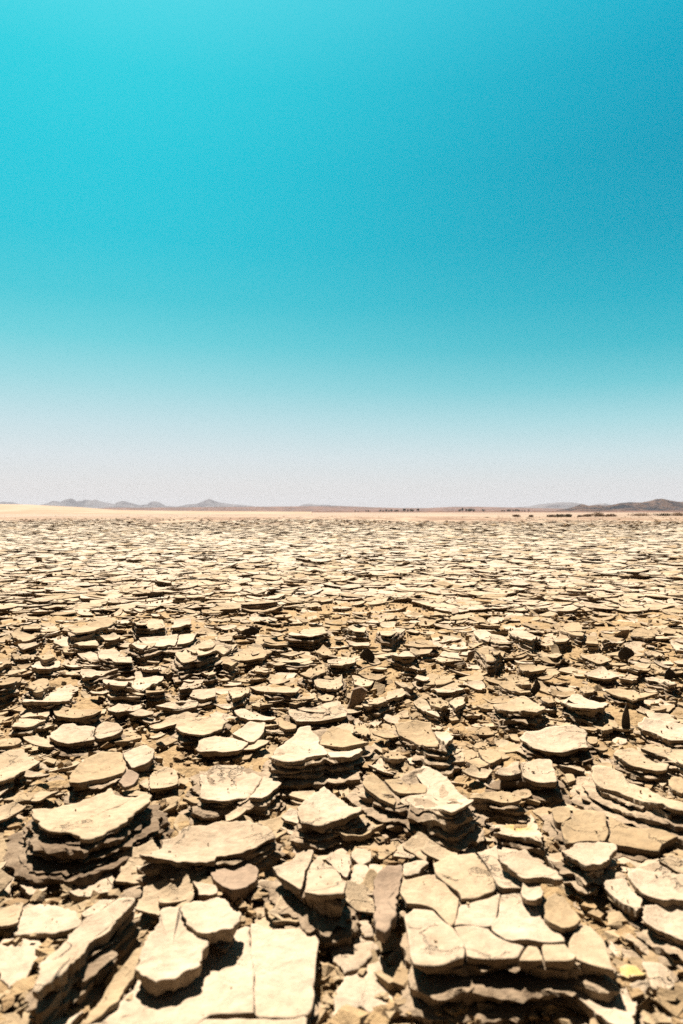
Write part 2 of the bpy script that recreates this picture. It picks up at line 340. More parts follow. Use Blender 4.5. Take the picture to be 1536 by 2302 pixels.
s('bell-shaped slab', 'smooth bell-shaped pale slab with a pointed right tip, near the centre', 'E', 'p', .07,
  ['465 690 490 640 560 570 600 520 640 490 690 520 760 590 830 630 920 655 860 690 790 730 700 745 620 765 560 755 480 740'], nolow=0, spread=.0)
s('tan ledge slab', 'tan ledge slab with broken lower layers, sticking out under the bell-shaped slab', 'E', 't', .04,
  ['670 770 740 750 860 730 870 700 950 670 1030 710 1060 750 980 800 900 830 820 840 740 820 680 800'], spread=.03)
s('boot-shaped slab', 'large boot-shaped slab right of centre, pale sole in front of a tan hollow', 'P', 'p', .07,
  ['817 1757 829 1743 845 1743 865 1760 885 1783 893 1795 887 1806 858 1793 822 1770', '930 1732 955 1713 985 1727 1005 1743 1024 1765 1045 1790 1064 1803 1040 1818 1015 1828 985 1822 930 1805 899 1794 912 1785 962 1782 968 1755',
   '864 1750 900 1747 918 1760 945 1756 962 1762 960 1777 925 1783 903 1788 888 1776'], tones='tpt', spread=.03, nl=6)
s('wedge-cut slab', 'wide slab with a pale front half and one wedge cut from its right', 'E', 'p', .06,
  ['1130 85 1250 80 1380 80 1385 130 1425 190 1425 215 1340 215 1240 190 1170 160 1140 120', '1394 130 1480 140 1530 170 1475 230 1440 190'], tones='tp', spread=.02)
s('', 'small tan chip with a dark underside, just below the wedge-cut slab', 'E', 't', .04, ['1050 290 1080 255 1160 265 1210 305 1160 330 1100 330 1065 310'])
s('', 'small pale pebble-like lump right of the small tan chip', 'E', 'p', .03, ['1210 320 1260 295 1305 320 1300 350 1240 360'], th=.012, curl=-.1)
s('shell-cut slab', 'tall block with two pale shell-like top pieces over a black undercut, lower centre', 'B', 'p', .075,
  ['300 130 400 95 480 75 540 20 580 20 560 90 520 160 512 230 490 300 420 260 340 195', '532 170 560 110 620 60 640 110 700 130 740 170 800 240 790 330 700 335 600 340 518 320 524 250'], spread=.022, nl=4)
s('knobbly lump', 'knobbly pale lump with a jagged crack, between the big smooth slab and the many-cracked block', 'B', 'p', .035,
  ['640 590 660 550 760 530 840 480 940 455 980 560 1000 600 880 612 780 650 680 650', '684 684 790 672 880 636 1000 655 1030 690 960 780 880 830 780 860 720 780'], curl=-.08, amp=.03)
s('', 'lumpy cream block at the bottom edge, below the knobbly lump', 'B', 'p', .03,
  ['730 950 860 880 970 810 1040 740 1080 830 1110 880 1130 1000 1130 1120 1100 1160 1020 1140 900 1080 820 1110 790 1230 720 1230 710 1040'], amp=.03, curl=-.03)
s('', 'pale mud ledge touching the bottom edge, right of the lumpy cream block', 'B', 'p', .02, ['850 1115 960 1105 1080 1175 1140 1155 1190 1230 820 1250'], amp=.03)
s('', 'low ridge of pale mud along the bottom edge, in front of the many-cracked block', 'B', 'p', .02, ['1150 1000 1250 1080 1400 1110 1536 1130 1560 1180 1350 1240 1200 1220 1140 1120'], amp=.03)
s('many-cracked block', 'largest block at lower right, its cream top cracked into about a dozen pieces', 'L', 'p', .07,
  ['410 312 498 402 546 482 557 546 450 565 330 575 315 520 300 420 285 350 330 300', '280 190 400 175 468 205 498 240 526 258 520 320 508 370 493 382 420 306 370 292 300 290 268 240',
   '415 120 480 85 560 70 598 62 676 165 694 228 600 276 542 292 532 250 480 212 430 170', '610 65 690 90 740 150 810 190 826 238 720 242 703 222 664 140',
   '532 302 600 282 700 252 716 254 702 330 700 370 678 392 600 398 508 398 527 330', '722 258 810 252 830 290 880 310 900 370 960 410 1000 450 1004 472 900 477 840 470 752 470 694 428 676 400 708 370 714 320',
   '508 406 600 406 662 408 686 437 748 481 826 487 791 552 680 556 568 545 553 482', '838 492 888 500 906 558 800 560', '900 496 1008 492 1056 543 1040 562 915 562',
   '1022 470 1052 425 1065 390 1120 395 1180 450 1210 540 1230 580 1100 550 1062 536 1024 490'], tones='pmmppppmmmp', spread=.02, nl=5, curl=.03, floor=-.03)  # tanner tones on some pieces paint in the shading of their tilt
s('', 'loose rounded tan flake resting on the right of the many-cracked block', 'L', 't', .078, ['930 270 960 250 1000 270 1060 340 1080 370 1050 400 1000 415 950 395 915 350 920 300'], nolow=1, th=.008)
s('', 'small pale flake resting on the back corner of the many-cracked block', 'L', 'p', .078, ['820 200 870 190 900 230 915 260 880 295 840 290 810 260'], nolow=1, th=.008)
s('', 'pale curved flake overhanging the rear right corner of the many-cracked block', 'L', 'p', .085, ['700 60 830 60 870 100 960 160 1000 200 960 200 900 185 840 190 760 150 720 110'], nolow=1, th=.008, a=.05)
s('pointed shell slab', 'pointed shell-shaped pale slab with a black hollow beneath, at right', 'L', 'p', .07, ['985 65 1070 30 1160 25 1230 30 1240 50 1210 90 1150 125 1100 130 1030 95'], spread=.0)
s('upper right-edge slab', 'smooth pale slab at the right picture edge, upper of two beside the many-cracked block', 'L', 'p', .065, ['1290 170 1350 140 1450 150 1536 170 1620 200 1620 290 1536 278 1440 275 1360 250 1310 200'])
s('', 'small four-sided pale slab between the many-cracked block and the right edge slabs', 'L', 'p', .055, ['1170 210 1200 195 1280 185 1310 240 1360 290 1345 320 1330 335 1280 305 1220 260'], spread=.02)
s('lower right-edge slab', 'thick pale slab at the right picture edge, lower of two beside the many-cracked block', 'L', 'p', .055, ['1360 300 1440 305 1536 300 1640 330 1640 500 1536 465 1450 430 1380 400 1345 360'], spread=.03, nl=6)
s('wing-shaped slab', 'wing-shaped pale slab rising at the bottom right, below the many-cracked block', 'L', 'p', .045, ['1000 640 1030 650 1100 700 1200 700 1300 660 1380 640 1390 680 1330 740 1320 800 1310 844 1300 880 1240 840 1150 790 1060 720'], a=-.05, th=.01, spread=0)
s('', 'rounded broken lump right of the yellow mud clod', 'L', 'p', .04, ['1350 560 1430 560 1490 610 1500 660 1460 700 1400 680 1380 620'], amp=.03, curl=-.1)
s('', 'broken pale lump in the bottom right corner', 'L', 'p', .03, ['1440 720 1536 700 1600 760 1536 844 1450 844 1400 760'], amp=.03, curl=-.1)
s('yellow mud clod', 'small clod stained bright yellow, beside the right end of the many-cracked block', 'L', 'y2', .04, ['1250 590 1330 575 1380 590 1360 620 1290 635 1255 620'], curl=-.1, amp=.03)
s('long curved slab', 'long curved double-layered slab sweeping down to the right picture edge', 'G', 'p', .07,
  ['925 370 1000 360 1130 400 1130 440 1110 480 1200 470 1300 510 1370 560 1450 590 1536 610 1600 640 1600 670 1480 660 1330 620 1190 570 1060 520 980 500 930 440'], spread=.045, nl=5)
s('three-part tan slab', 'broad tan slab in three pieces with dark joints, below the long curved slab', 'G', 't', .05,
  ['650 650 740 640 775 660 785 710 730 748 690 748 665 710', '800 650 920 650 1016 680 1020 760 1033 820 1016 868 920 870 750 900 725 820 722 762 800 722', '1038 692 1150 750 1300 790 1420 810 1510 845 1400 890 1370 940 1200 910 1038 873 1052 820'], spread=.012)
s('crescent-lipped slab', 'wide oval slab with a pale crescent lip and a round chip at its right end', 'G', 'p', .06,
  ['440 165 480 130 620 95 800 95 890 140 874 180 895 230 890 250 740 270 620 260 520 230 460 190', '902 150 960 160 965 190 920 205 890 180'], spread=.03, nl=6, tones='pt')
s('house-shaped slab', 'pale pointed slab in two pieces over a thick shaded block, right of centre', 'G', 'p', .07,
  ['265 415 300 390 400 340 436 332 426 370 445 415 350 430', '442 325 560 305 650 315 670 380 690 470 600 480 460 430 455 390'], spread=.02, nl=4)
s('', 'flat lens-shaped tan flake just below the house-shaped slab', 'G', 't', .055, ['100 575 190 530 320 525 400 545 460 580 440 600 340 600 200 590'])
s('yellow-stained slab', 'crumpled pale slab with a yellow stain, left of the three-part tan slab', 'G', 'y1', .035,
  ['190 640 250 620 340 620 400 640 390 700 340 760 250 780 200 750 190 690', '410 660 440 610 500 650 560 760 600 860 600 920 540 880 430 850 260 850 300 790 380 720'], amp=.025)
s('', 'pale slab with a drooping right lobe, above the long curved slab', 'G', 'p', .06, ['1070 280 1110 245 1210 240 1290 300 1370 340 1440 350 1430 395 1350 395 1220 370 1120 330'])
s('', 'long slab running off the right picture edge, above the long curved slab', 'G', 'p', .06, ['1240 245 1400 245 1536 240 1600 260 1600 370 1536 350 1440 310 1350 280'])
s('', 'tan slab with a nibbled front, left of the upright dark leaf', 'G', 't', .05, ['875 60 920 30 1000 40 1080 60 1110 100 1040 120 1000 130 930 90'])
s('', 'broad pale-lipped slab at the right picture edge, right of the upright dark leaf', 'G', 'p', .055, ['1230 80 1290 50 1400 60 1536 90 1600 120 1600 200 1536 190 1450 190 1330 140'])
s('', 'flat crazed tan slab of several fragments, left of the crescent-lipped slab', 'G', 't', .045, ['10 260 120 250 150 290 60 330', '155 252 290 255 320 300 240 350 190 310', '70 335 150 300 235 352 160 390'], spread=.03)
s('', '', 'G', 't', .045, ['520 50 600 10 700 60 790 70 770 95 700 95 640 75'])
s('', '', 'G', 't', .03, ['80 235 150 195 220 205 240 235 180 250'])
s('', '', 'G', 't', .035, ['130 150 150 100 230 95 275 150'])
s('bat-winged slab', 'pale slab shaped like spread bat wings, above the crescent-lipped slab', 'J', 'p', .06, ['250 605 330 600 400 570 450 545 520 580 610 635 560 670 480 670 420 655 330 660 290 640'])
s('hat-shaped slab', 'pale hat-shaped slab with turned-up ends, left of the upright dark leaf', 'J', 'p', .06, ['715 600 760 565 830 545 890 575 960 600 1040 605 1010 635 950 645 880 640 800 625'])
s('peaked pale slab', 'peaked pale slab with a straight dark front edge, upper right', 'J', 'p', .055, ['870 400 940 380 1000 350 1060 390 1110 420 1060 435 960 435 900 425'])
s('thin blade slab', 'thin blade-like pale slab near the right edge, below the black curled leaf', 'J', 'p', .05, ['1280 425 1340 420 1440 440 1500 470 1450 475 1360 455 1300 445'])
s('', 'long tan slab slanting down right, above the upright dark leaf', 'J', 't', .05, ['1010 510 1120 500 1230 530 1280 570 1210 585 1120 560'])
for q, tn in (('575 560 620 540 680 580 670 600 630 610 590 590', 't'), ('545 250 620 265 700 260 740 280 680 295 600 285', 'p'), ('1150 370 1220 325 1330 330 1290 365 1230 390', 'p'),
              ('120 240 230 220 340 240 330 280 290 290 260 310 215 310 190 270', 't'), ('850 280 960 270 1010 290 1050 310 980 330 900 310', 'p'), ('290 460 360 440 480 480 520 520 440 530 340 500', 't'),
              ('650 165 710 130 800 150 760 180 680 190', 'p'), ('880 200 890 150 960 150 970 210', 't'), ('985 195 990 150 1080 145 1150 155 1080 185 1040 180', 't'),
              ('1180 145 1200 100 1260 90 1330 120 1360 145 1290 165', 't'), ('1450 175 1536 190 1600 200 1600 270 1490 245', 'p'), ('1270 250 1330 240 1410 265 1360 290', 'p'), ('0 560 60 555 70 600 0 640 -40 600', 'p'),
              ('700 100 760 60 840 60 890 120 860 150 780 130', 't'), ('1100 430 1180 400 1240 420 1200 450', 'p'), ('840 500 890 475 945 500 930 530 870 530', 't'), ('330 420 400 405 500 430 520 470 460 475 380 455', 't'),
              ('430 345 520 335 620 360 560 380 470 385', 't'), ('120 110 200 100 250 130 230 190 170 160', 'p'), ('235 130 330 150 400 190 300 200 230 175', 'p'), ('360 120 470 110 580 150 520 185 440 160', 'p')):
    s('', '', 'J', tn, .045+.012*rnd.random(), [q])
s('stepped slab', 'stepped slab with a small slab on top and a wide lower lip, centre', 'I', 'p', .055,
  ['460 625 520 610 560 625 640 600 740 575 775 600 680 635 660 662 560 650', '410 645 465 645 540 692 580 672 690 676 675 640 765 612 810 660 800 690 700 705 560 715 470 715 415 680'], tones='pp')
s('thin bar slab', 'thin bar-shaped pale slab lying level, left of the curled brown flake', 'I', 'p', .045, ['150 490 250 480 400 490 490 510 450 530 300 530 190 510'])
s('bitten slab', 'pale slab with a bitten front edge and a horn at its left corner', 'I', 'p', .05, ['575 440 620 430 720 440 780 400 785 470 740 500 680 515 620 500 590 475'])
s('', 'tan slab with forking cracks, right of the long striped slab', 'I', 't', .05, ['10 290 60 260 130 210 200 220 290 240 230 300 120 310'])
for q, tn in (('240 320 330 300 460 290 560 290 590 330 480 330 360 330', 'p'), ('665 305 740 290 870 285 860 330 780 345 690 340', 'p'), ('1280 420 1380 390 1500 420 1530 450 1400 480 1330 470', 't'),
              ('1360 495 1420 490 1536 458 1600 465 1600 500 1536 520 1420 525', 'p'), ('840 420 880 420 990 450 960 490 870 480', 'p'), ('890 400 940 385 1080 420 1010 455 940 430', 't'),
              ('1120 450 1200 460 1280 490 1240 510 1180 490', 'p'), ('1070 580 1080 520 1180 490 1215 520 1130 560', 'p'), ('1095 270 1190 235 1285 245 1280 285 1190 295 1120 280', 'p'),
              ('180 180 290 170 420 200 370 210 270 205', 't'), ('800 180 960 190 960 215 860 215', 'p'), ('770 100 860 70 940 90 930 125 840 120', 'p'), ('1010 110 1080 120 1140 90 1210 100 1160 130 1100 160 1040 150', 'p'),
              ('580 250 640 210 690 240 725 275 640 280', 't'), ('140 380 200 340 300 370 260 395', 'p'), ('480 400 560 360 650 340 660 380 560 420', 't'), ('1180 200 1290 175 1380 180 1430 220 1320 225', 't'),
              ('1400 290 1460 250 1560 270 1600 310 1480 320', 'p'), ('410 590 480 570 570 560 540 580 450 605', 't'), ('600 560 660 530 720 550 700 580 630 580', 't'), ('1250 590 1300 560 1340 575 1400 640 1440 690 1350 660', 'p'),
              ('1345 560 1440 555 1500 600 1450 640 1400 625', 't'), ('0 500 60 490 150 500 100 550 30 570', 'p'), ('150 600 220 575 310 605 220 625', 't'), ('30 660 120 640 280 690 330 700 240 715 130 710', 'p'),
              ('960 570 1060 550 1090 590 1020 610 950 600', 'p'), ('910 590 960 575 1020 610 960 630 915 620', 'p'), ('1180 360 1250 345 1350 370 1300 380', 'p'), ('30 90 120 70 180 95 90 110', 'p'), ('400 140 500 100 650 95 670 130 560 150', 'p')):
    s('', '', 'I', tn, .042+.014*rnd.random(), [q])
s('pouch-shaped slab', 'pouch-shaped pale slab with a black shadow line below, left of the thin-rimmed oval slab', 'H', 'p', .05, ['720 640 800 600 900 610 975 600 940 635 880 660 790 670'])
s('smooth wedge slab', 'smooth wedge-shaped pale slab thinning to the left, near the left edge', 'H', 'p', .055, ['140 600 250 570 370 510 440 480 490 540 480 575 400 600 280 605'])
s('', 'pitted tan slab with a rolled front, behind the smooth wedge-shaped slab', 'H', 't', .055, ['170 505 200 460 270 435 330 440 320 480 370 490 290 520 240 530'])
s('dished slab', 'broad dished slab with crossing cracks, left of centre', 'H', 'p', .055, ['690 430 780 440 800 445 900 415 880 480 840 490 740 480', '905 412 960 400 1100 430 1060 460 960 490 888 483'])
s('island slab', 'small island-like slab standing in dark layers, left', 'H', 'p', .055, ['215 345 260 320 400 315 400 345 340 370 240 370'], spread=.03)
s('fan-cracked slab', 'long pale slab with fan-like cracks, right of the island slab', 'H', 'p', .055, ['515 265 650 245 660 300 560 290', '655 245 780 240 860 290 900 315 780 320 665 302'], spread=.02)
s('boat-shaped slab', 'boat-shaped cracked slab with upturned right end, upper left', 'H', 'p', .06, ['860 205 930 170 1000 215 960 240', '935 168 1060 150 1200 140 1180 200 1100 220 1010 218', '1205 140 1330 130 1280 190 1190 205'], spread=.03, nl=6)
s('long striped slab', 'long striped slab curving upward to the right, cracked across into pieces', 'H', 'p', .065, ['1180 280 1250 240 1290 280 1330 300 1230 320', '1255 238 1330 200 1420 160 1450 200 1400 240 1310 270', '1335 300 1320 275 1410 242 1460 200 1536 200 1600 185 1550 240 1430 280'], spread=.04, nl=7)
for q, tn in ((['880 70 930 30 1100 35 1110 80 1020 95 920 90'], 'p'), (['1150 100 1170 40 1290 30 1280 80 1200 95'], 'p'), (['350 180 450 150 600 145 670 210 560 215 440 210'], 'p'), (['410 225 500 215 560 225 480 265 430 255'], 't'),
              (['60 130 200 110 310 130 250 160 150 180'], 't'), (['450 110 600 60 760 20 790 50 680 90 540 120', '470 135 620 104 760 74 770 90 640 120 520 145'], 't'), (['220 290 340 230 370 290 300 310'], 't'),
              (['540 370 620 370 810 370 720 400 600 440 540 410'], 'p'), (['920 350 1090 335 1060 380 960 380'], 'p'), (['1060 390 1150 350 1200 380 1130 405'], 't'), (['1160 395 1240 370 1300 370 1260 405 1170 410'], 'p'),
              (['1330 380 1410 350 1460 395 1400 415'], 'p'), (['1200 490 1240 440 1380 435 1350 480 1210 505'], 'p'), (['1275 560 1300 510 1450 500 1450 560 1370 575', '1180 595 1268 562 1330 578 1220 600'], 'p'),
              (['1040 620 1120 600 1340 590 1330 625 1180 645'], 'p'), (['720 540 800 520 960 540 940 560 760 570'], 'p'), (['0 450 60 420 150 420 90 470 0 490 -60 490'], 't'), (['380 690 350 630 420 620 500 640 620 640 690 650 600 690'], 't'),
              (['130 80 280 60 270 95 160 100'], 't'), (['700 150 790 130 860 150 760 180 710 190'], 't'), (['110 200 250 185 240 220 150 240'], 'p'), (['340 620 330 680 290 720 200 750 70 755 120 720 130 690 180 650 250 625'], 'p'),
              (['1480 300 1536 285 1600 330 1560 355 1490 340'], 't'), (['1050 470 1110 500 1110 520 980 535 975 510'], 't'), (['0 300 60 290 80 330 0 360 -60 350'], 't'), (['70 265 190 270 210 295 100 305'], 't'),
              (['1440 150 1500 130 1570 140 1560 180 1480 185'], 'p'), (['870 100 980 100 1100 110 1090 130 960 135 880 120'], 'p')):
    s('', '', 'H', tn, .045+.013*rnd.random(), q)
for tg, q, tn, z in (('D', '710 190 830 130 900 130 960 170 870 190 780 210', 't', .035), ('D', '240 280 360 290 340 310 280 320', 'p', .035), ('D', '90 420 240 370 320 330 300 390 180 450 90 460', 't', .03),
                     ('D', '0 180 130 165 150 200 60 230 0 235 -60 230', 't', .045), ('D', '1230 330 1290 310 1320 360 1260 385', 't', .02), ('D', '190 120 260 90 300 130 280 170 200 160', 't', .02),
                     ('D', '120 770 220 760 260 840 330 900 200 935 110 900', 't', .03), ('D', '0 700 110 680 200 720 120 790 30 860 -40 820', 'p', .03), ('D', '0 860 60 850 110 900 70 985 -20 1010 -60 930', 't', .03),
                     ('D', '1080 600 1150 570 1220 580 1210 610 1130 625', 't', .035), ('D', '420 550 520 520 700 505 620 560 480 580', 'p', .03), ('D', '0 620 90 620 200 640 140 680 0 680', 't', .03),
                     ('E', '330 730 420 660 460 690 470 810 420 820 350 780', 'p', .035), ('E', '580 900 700 860 780 900 830 985 700 1040 600 985', 'p', .03), ('E', '830 960 870 920 970 930 970 1010 900 1050', 'p', .04),
                     ('E', '420 930 500 890 580 910 540 985 440 985', 't', .03), ('E', '1120 985 1150 900 1240 860 1330 870 1400 900 1380 960 1250 1000', 'p', .03), ('E', '700 110 790 80 860 95 850 150 760 125', 'p', .055),
                     ('E', '860 130 880 70 940 80 970 150 920 170', 't', .04), ('E', '960 370 1040 300 1070 370 1040 420 980 410', 'p', .03), ('E', '1150 430 1200 400 1300 440 1250 480', 't', .045),
                     ('E', '730 510 810 480 830 560 780 580', 'p', .035), ('E', '180 110 350 30 470 80 450 110 380 120 330 90', 't', .045), ('E', '390 90 480 120 450 190 400 210 330 150', 'p', .025), ('E', '1440 320 1536 240 1600 260 1600 330 1536 340 1480 350', 'p', .045),
                     ('G', '690 350 880 385 870 405 740 370', 'p', .05), ('G', '740 420 790 410 820 460 760 480', 't', .04), ('G', '1330 440 1380 420 1440 470 1400 500', 'p', .035), ('G', '1420 440 1536 430 1600 500 1536 560 1460 520', 't', .04),
                     ('G', '980 300 1060 280 1090 350 1000 360', 't', .015), ('G', '1040 150 1130 140 1170 200 1080 220', 'p', .03), ('G', '1400 960 1500 930 1600 960 1600 1040 1480 1020', 't', .045), ('G', '0 700 60 680 170 710 170 770 0 790', 'p', .04),
                     ('G', '0 890 110 880 140 940 70 1000 0 1000', 'p', .04), ('G', '140 950 300 900 500 940 440 1010 250 1000', 'p', .04),
                     ('A', '0 650 80 600 240 590 270 680 250 780 140 930 60 960 0 900 -60 800', 'p', .03), ('A', '130 400 280 380 400 420 520 470 530 540 380 590 250 590 90 600', 'p', .035), ('A', '0 950 100 980 30 1060 -60 1060', 't', .03),
                     ('A', '150 190 330 150 360 200 300 300 190 320 130 260', 'p', .035), ('A', '520 230 640 180 750 170 770 260 740 320 500 340 460 300', 'p', .035), ('A', '880 600 900 520 1000 430 1080 430 1050 500 960 620', 't', .03),
                     ('A', '1040 300 1130 290 1150 340 1090 350', 'p', .02), ('A', '0 170 100 220 60 330 0 380 -50 300', 'p', .03), ('A', '0 1120 120 1100 180 1206 0 1240', 't', .02), ('A', '540 460 680 370 790 360 660 450 560 490', 'p', .04),
                     ('B', '100 250 200 240 210 340 150 380 80 320', 'p', .03), ('B', '0 360 90 460 60 500 0 540', 'p', .03), ('B', '660 90 690 40 830 60 830 120 810 210 730 160', 'p', .055), ('B', '820 230 850 130 950 130 960 220 940 330 880 320 830 300', 'p', .045),
                     ('B', '950 130 1050 140 1010 280 980 240', 'p', .04), ('B', '540 430 620 410 665 460 610 500 550 480', 'p', .02), ('B', '450 490 540 480 560 520 470 540', 'p', .015), ('B', '1180 130 1340 90 1360 130 1290 190 1190 205', 'p', .055),
                     ('B', '620 680 700 860 730 930 650 870 600 740', 'p', .02), ('B', '1130 600 1180 580 1220 690 1230 820 1180 780 1130 660', 'p', .02), ('B', '1000 900 1080 850 1120 890 1130 960 1060 960', 't', .02),
                     ('C', '750 250 930 260 900 310 840 310', 'p', .04), ('C', '930 350 1020 330 1040 390 980 470 920 430', 't', .03), ('C', '1030 430 1120 470 1320 590 1310 640 1200 580 1060 470', 'p', .03), ('C', '990 510 1060 540 1200 660 1130 670 1040 590', 't', .02),
                     ('C', '1000 640 1060 650 1110 740 1120 790 1040 700', 'p', .03), ('C', '1440 730 1536 700 1600 750 1536 790 1460 770', 'p', .03), ('C', '1080 60 1150 20 1400 100 1240 150 1100 120', 'p', .03), ('C', '1400 60 1536 40 1600 80 1600 130 1430 120', 'p', .04),
                     ('C', '60 1000 180 1010 300 1010 280 1060 180 1060 70 1040', 'p', .02), ('C', '380 1050 500 1080 620 1040 590 1080 480 1110 400 1090', 'p', .01), ('C', '640 1120 800 1110 960 1190 900 1230 660 1180', 'p', .03), ('C', '110 1190 250 1180 260 1240 120 1250', 'p', .01), ('C', '400 1160 560 1160 640 1170 640 1240 420 1240', 'p', .015),
                     ('C', '1220 1040 1290 1010 1340 1060 1290 1130 1230 1120', 't', .02), ('C', '1360 1020 1440 1030 1536 1100 1600 1200 1450 1200', 'p', .02), ('C', '600 60 720 100 900 220 960 220 940 250 800 230 680 150', 'p', .045)):
    s('', '', tg, tn, z, [q], amp=.028 if tg in 'ABC' else .018, curl=rnd.choice((-.06, .04)), nolow=0)
# brown stones / flakes of bare clay
s('diamond brown flake', 'diamond-shaped brown flake lying at the front of the split oblong slab', 'D', 'b', .055, ['800 470 850 380 910 400 940 440 880 500 840 500'], nolow=1, th=.008, b=.1)
s('', 'five-sided brown clay flake right of the leaf-shaped slab', 'K', 'b', .045, ['930 160 1010 110 1090 110 1160 150 1150 200 1050 240 980 220'], nolow=1, th=.015)
s('upright brown flake', 'long brownish clay flake leaning at the left side of the many-cracked block', 'L', 'b', .065, ['150 180 200 130 270 125 275 160 250 260 245 350 200 430 150 400 150 300'], nolow=1, th=.012)
s('', 'small brown clay chip beside the right rim of the tongue-shaped slab', 'K', 'b', .045, ['960 450 1045 425 1050 460 1010 505 970 495'], nolow=1, th=.008)

def stain_mat(px, z, rad, sc):
    xy = unproject([px], z)[0]; return mud_mat('yellow_stained_mud', (.275, .212, .150), (.208, .150, .096), stain=(xy[0], xy[1], z, rad, sc))
TONES['y1'] = stain_mat((1024+415/3, 1600+735/3), .035, .026, (.27, .165, .05))
TONES['y2'] = stain_mat((768+1310/2, 1880+605/2), .04, .022, (.27, .185, .06))

PL = []       # every plate: dict(center, area_px, build function, ...)
HULLS = []
for i, (lm, label, tone, z, pcs, o) in enumerate(S):
    g = random.Random(100+i)
    my = pcs[0][:, 1].mean()
    if tone == 'p' and 1380 < my < 1830 and g.random() < .62: tone = 'm'
    a = o.get('a', g.uniform(-.06, .06)); b = o.get('b', g.uniform(-.10, .07))
    z = z*.92+.004
    allp = np.concatenate(pcs); c0 = centroid(hull(unproject(allp, z)))
    Rs = math.sqrt(abs(area(hull(unproject(allp, z))))/math.pi); curl = o.get('curl', g.uniform(.12, .27))
    f = surf_of(dict(z=z, a=a, b=b, c0=c0, Rs=Rs, curl=curl)); gp = []
    for q in pcs:
        xy = unproject(q, z)
        for _ in range(8): xy = .5*xy+.5*unproject(q, f(xy))
        if abs(area(xy)) > .003: xy = centroid(xy)+(xy-centroid(xy))*(1.02 if len(pcs) > 4 else 1.012 if len(pcs) > 1 else 1)
        gp.append(xy)
    h = hull(np.concatenate(gp)); HULLS.append((h, centroid(h), math.sqrt(abs(area(h))/math.pi)))
    clip = np.clip(allp, 0, [1536, 2302])
    PL.append(dict(lm=lm, label=label, tone=tone, z=z, a=a, b=b, c0=c0, pcs=gp, hull=h, o=o, seed=100+i, traced=True, Rs=Rs, curl=curl,
                   apx=sum(abs(area(np.clip(q, 0, [1536, 2302]))) for q in pcs), d=c0[1]))

# ------------------------------------------------------------------ the rest of the cracked field
def inside_any(x, y, pad):
    for h, c, r in HULLS:
        dx, dy = x-c[0], y-c[1]
        if dx*dx+dy*dy > (r*2.2+pad)**2: continue
        e = np.roll(h, -1, 0)-h; q = np.array([x, y])-h; cr = e[:, 0]*q[:, 1]-e[:, 1]*q[:, 0]; ln = np.hypot(*e.T)
        if np.all(cr/ln > -pad): return True
    return False
def cell_poly(p, nb):
    poly = [(p[0]-1.5, p[1]-1.5), (p[0]+1.5, p[1]-1.5), (p[0]+1.5, p[1]+1.5), (p[0]-1.5, p[1]+1.5)]
    for q in nb:
        nx, ny = q[0]-p[0], q[1]-p[1]; m = (q[0]*q[0]+q[1]*q[1]-p[0]*p[0]-p[1]*p[1])/2
        out = []; k = len(poly)
        for i in range(k):
            A, B = poly[i], poly[(i+1) % k]; da = A[0]*nx+A[1]*ny-m; db = B[0]*nx+B[1]*ny-m
            if da <= 0: out.append(A)
            if (da < 0) != (db < 0) and abs(da-db) > 1e-12:
                t = da/(da-db); out.append((A[0]+(B[0]-A[0])*t, A[1]+(B[1]-A[1])*t))
        poly = out
        if len(poly) < 3: return None
    return np.array(poly)
seeds = []
def in_view(x, y, m=1.24): return abs(x) < y*.5004*m+.08
y = .42
while y < 62:
    if y < 2.25: st = .062
    elif y < 3.3: st = .078
    else: st = .125+.0062*y
    half = y*.5004*1.2+.45
    x = -half+rnd.random()*st
    while x < half:
        if y > 2.2 and rnd.random() < (.05 if y < 3.3 else .13): x += st; continue
        if y > 2.2 and rnd.random() < .12: seeds.append((x+rnd.uniform(.3, .6)*st, y+rnd.uniform(-.3, .3)*st, st))
        seeds.append((x+rnd.uniform(-.42, .42)*st, y+rnd.uniform(-.42, .42)*st, st)); x += st*rnd.uniform(.8, 1.25)
    y += st*rnd.uniform(.85, .98)
grid = {}
GS = .5
for k, (x, y, st) in enumerate(seeds): grid.setdefault((int(x//GS), int(y//GS)), []).append(k)
SX = np.array([(x, y) for x, y, _ in seeds])
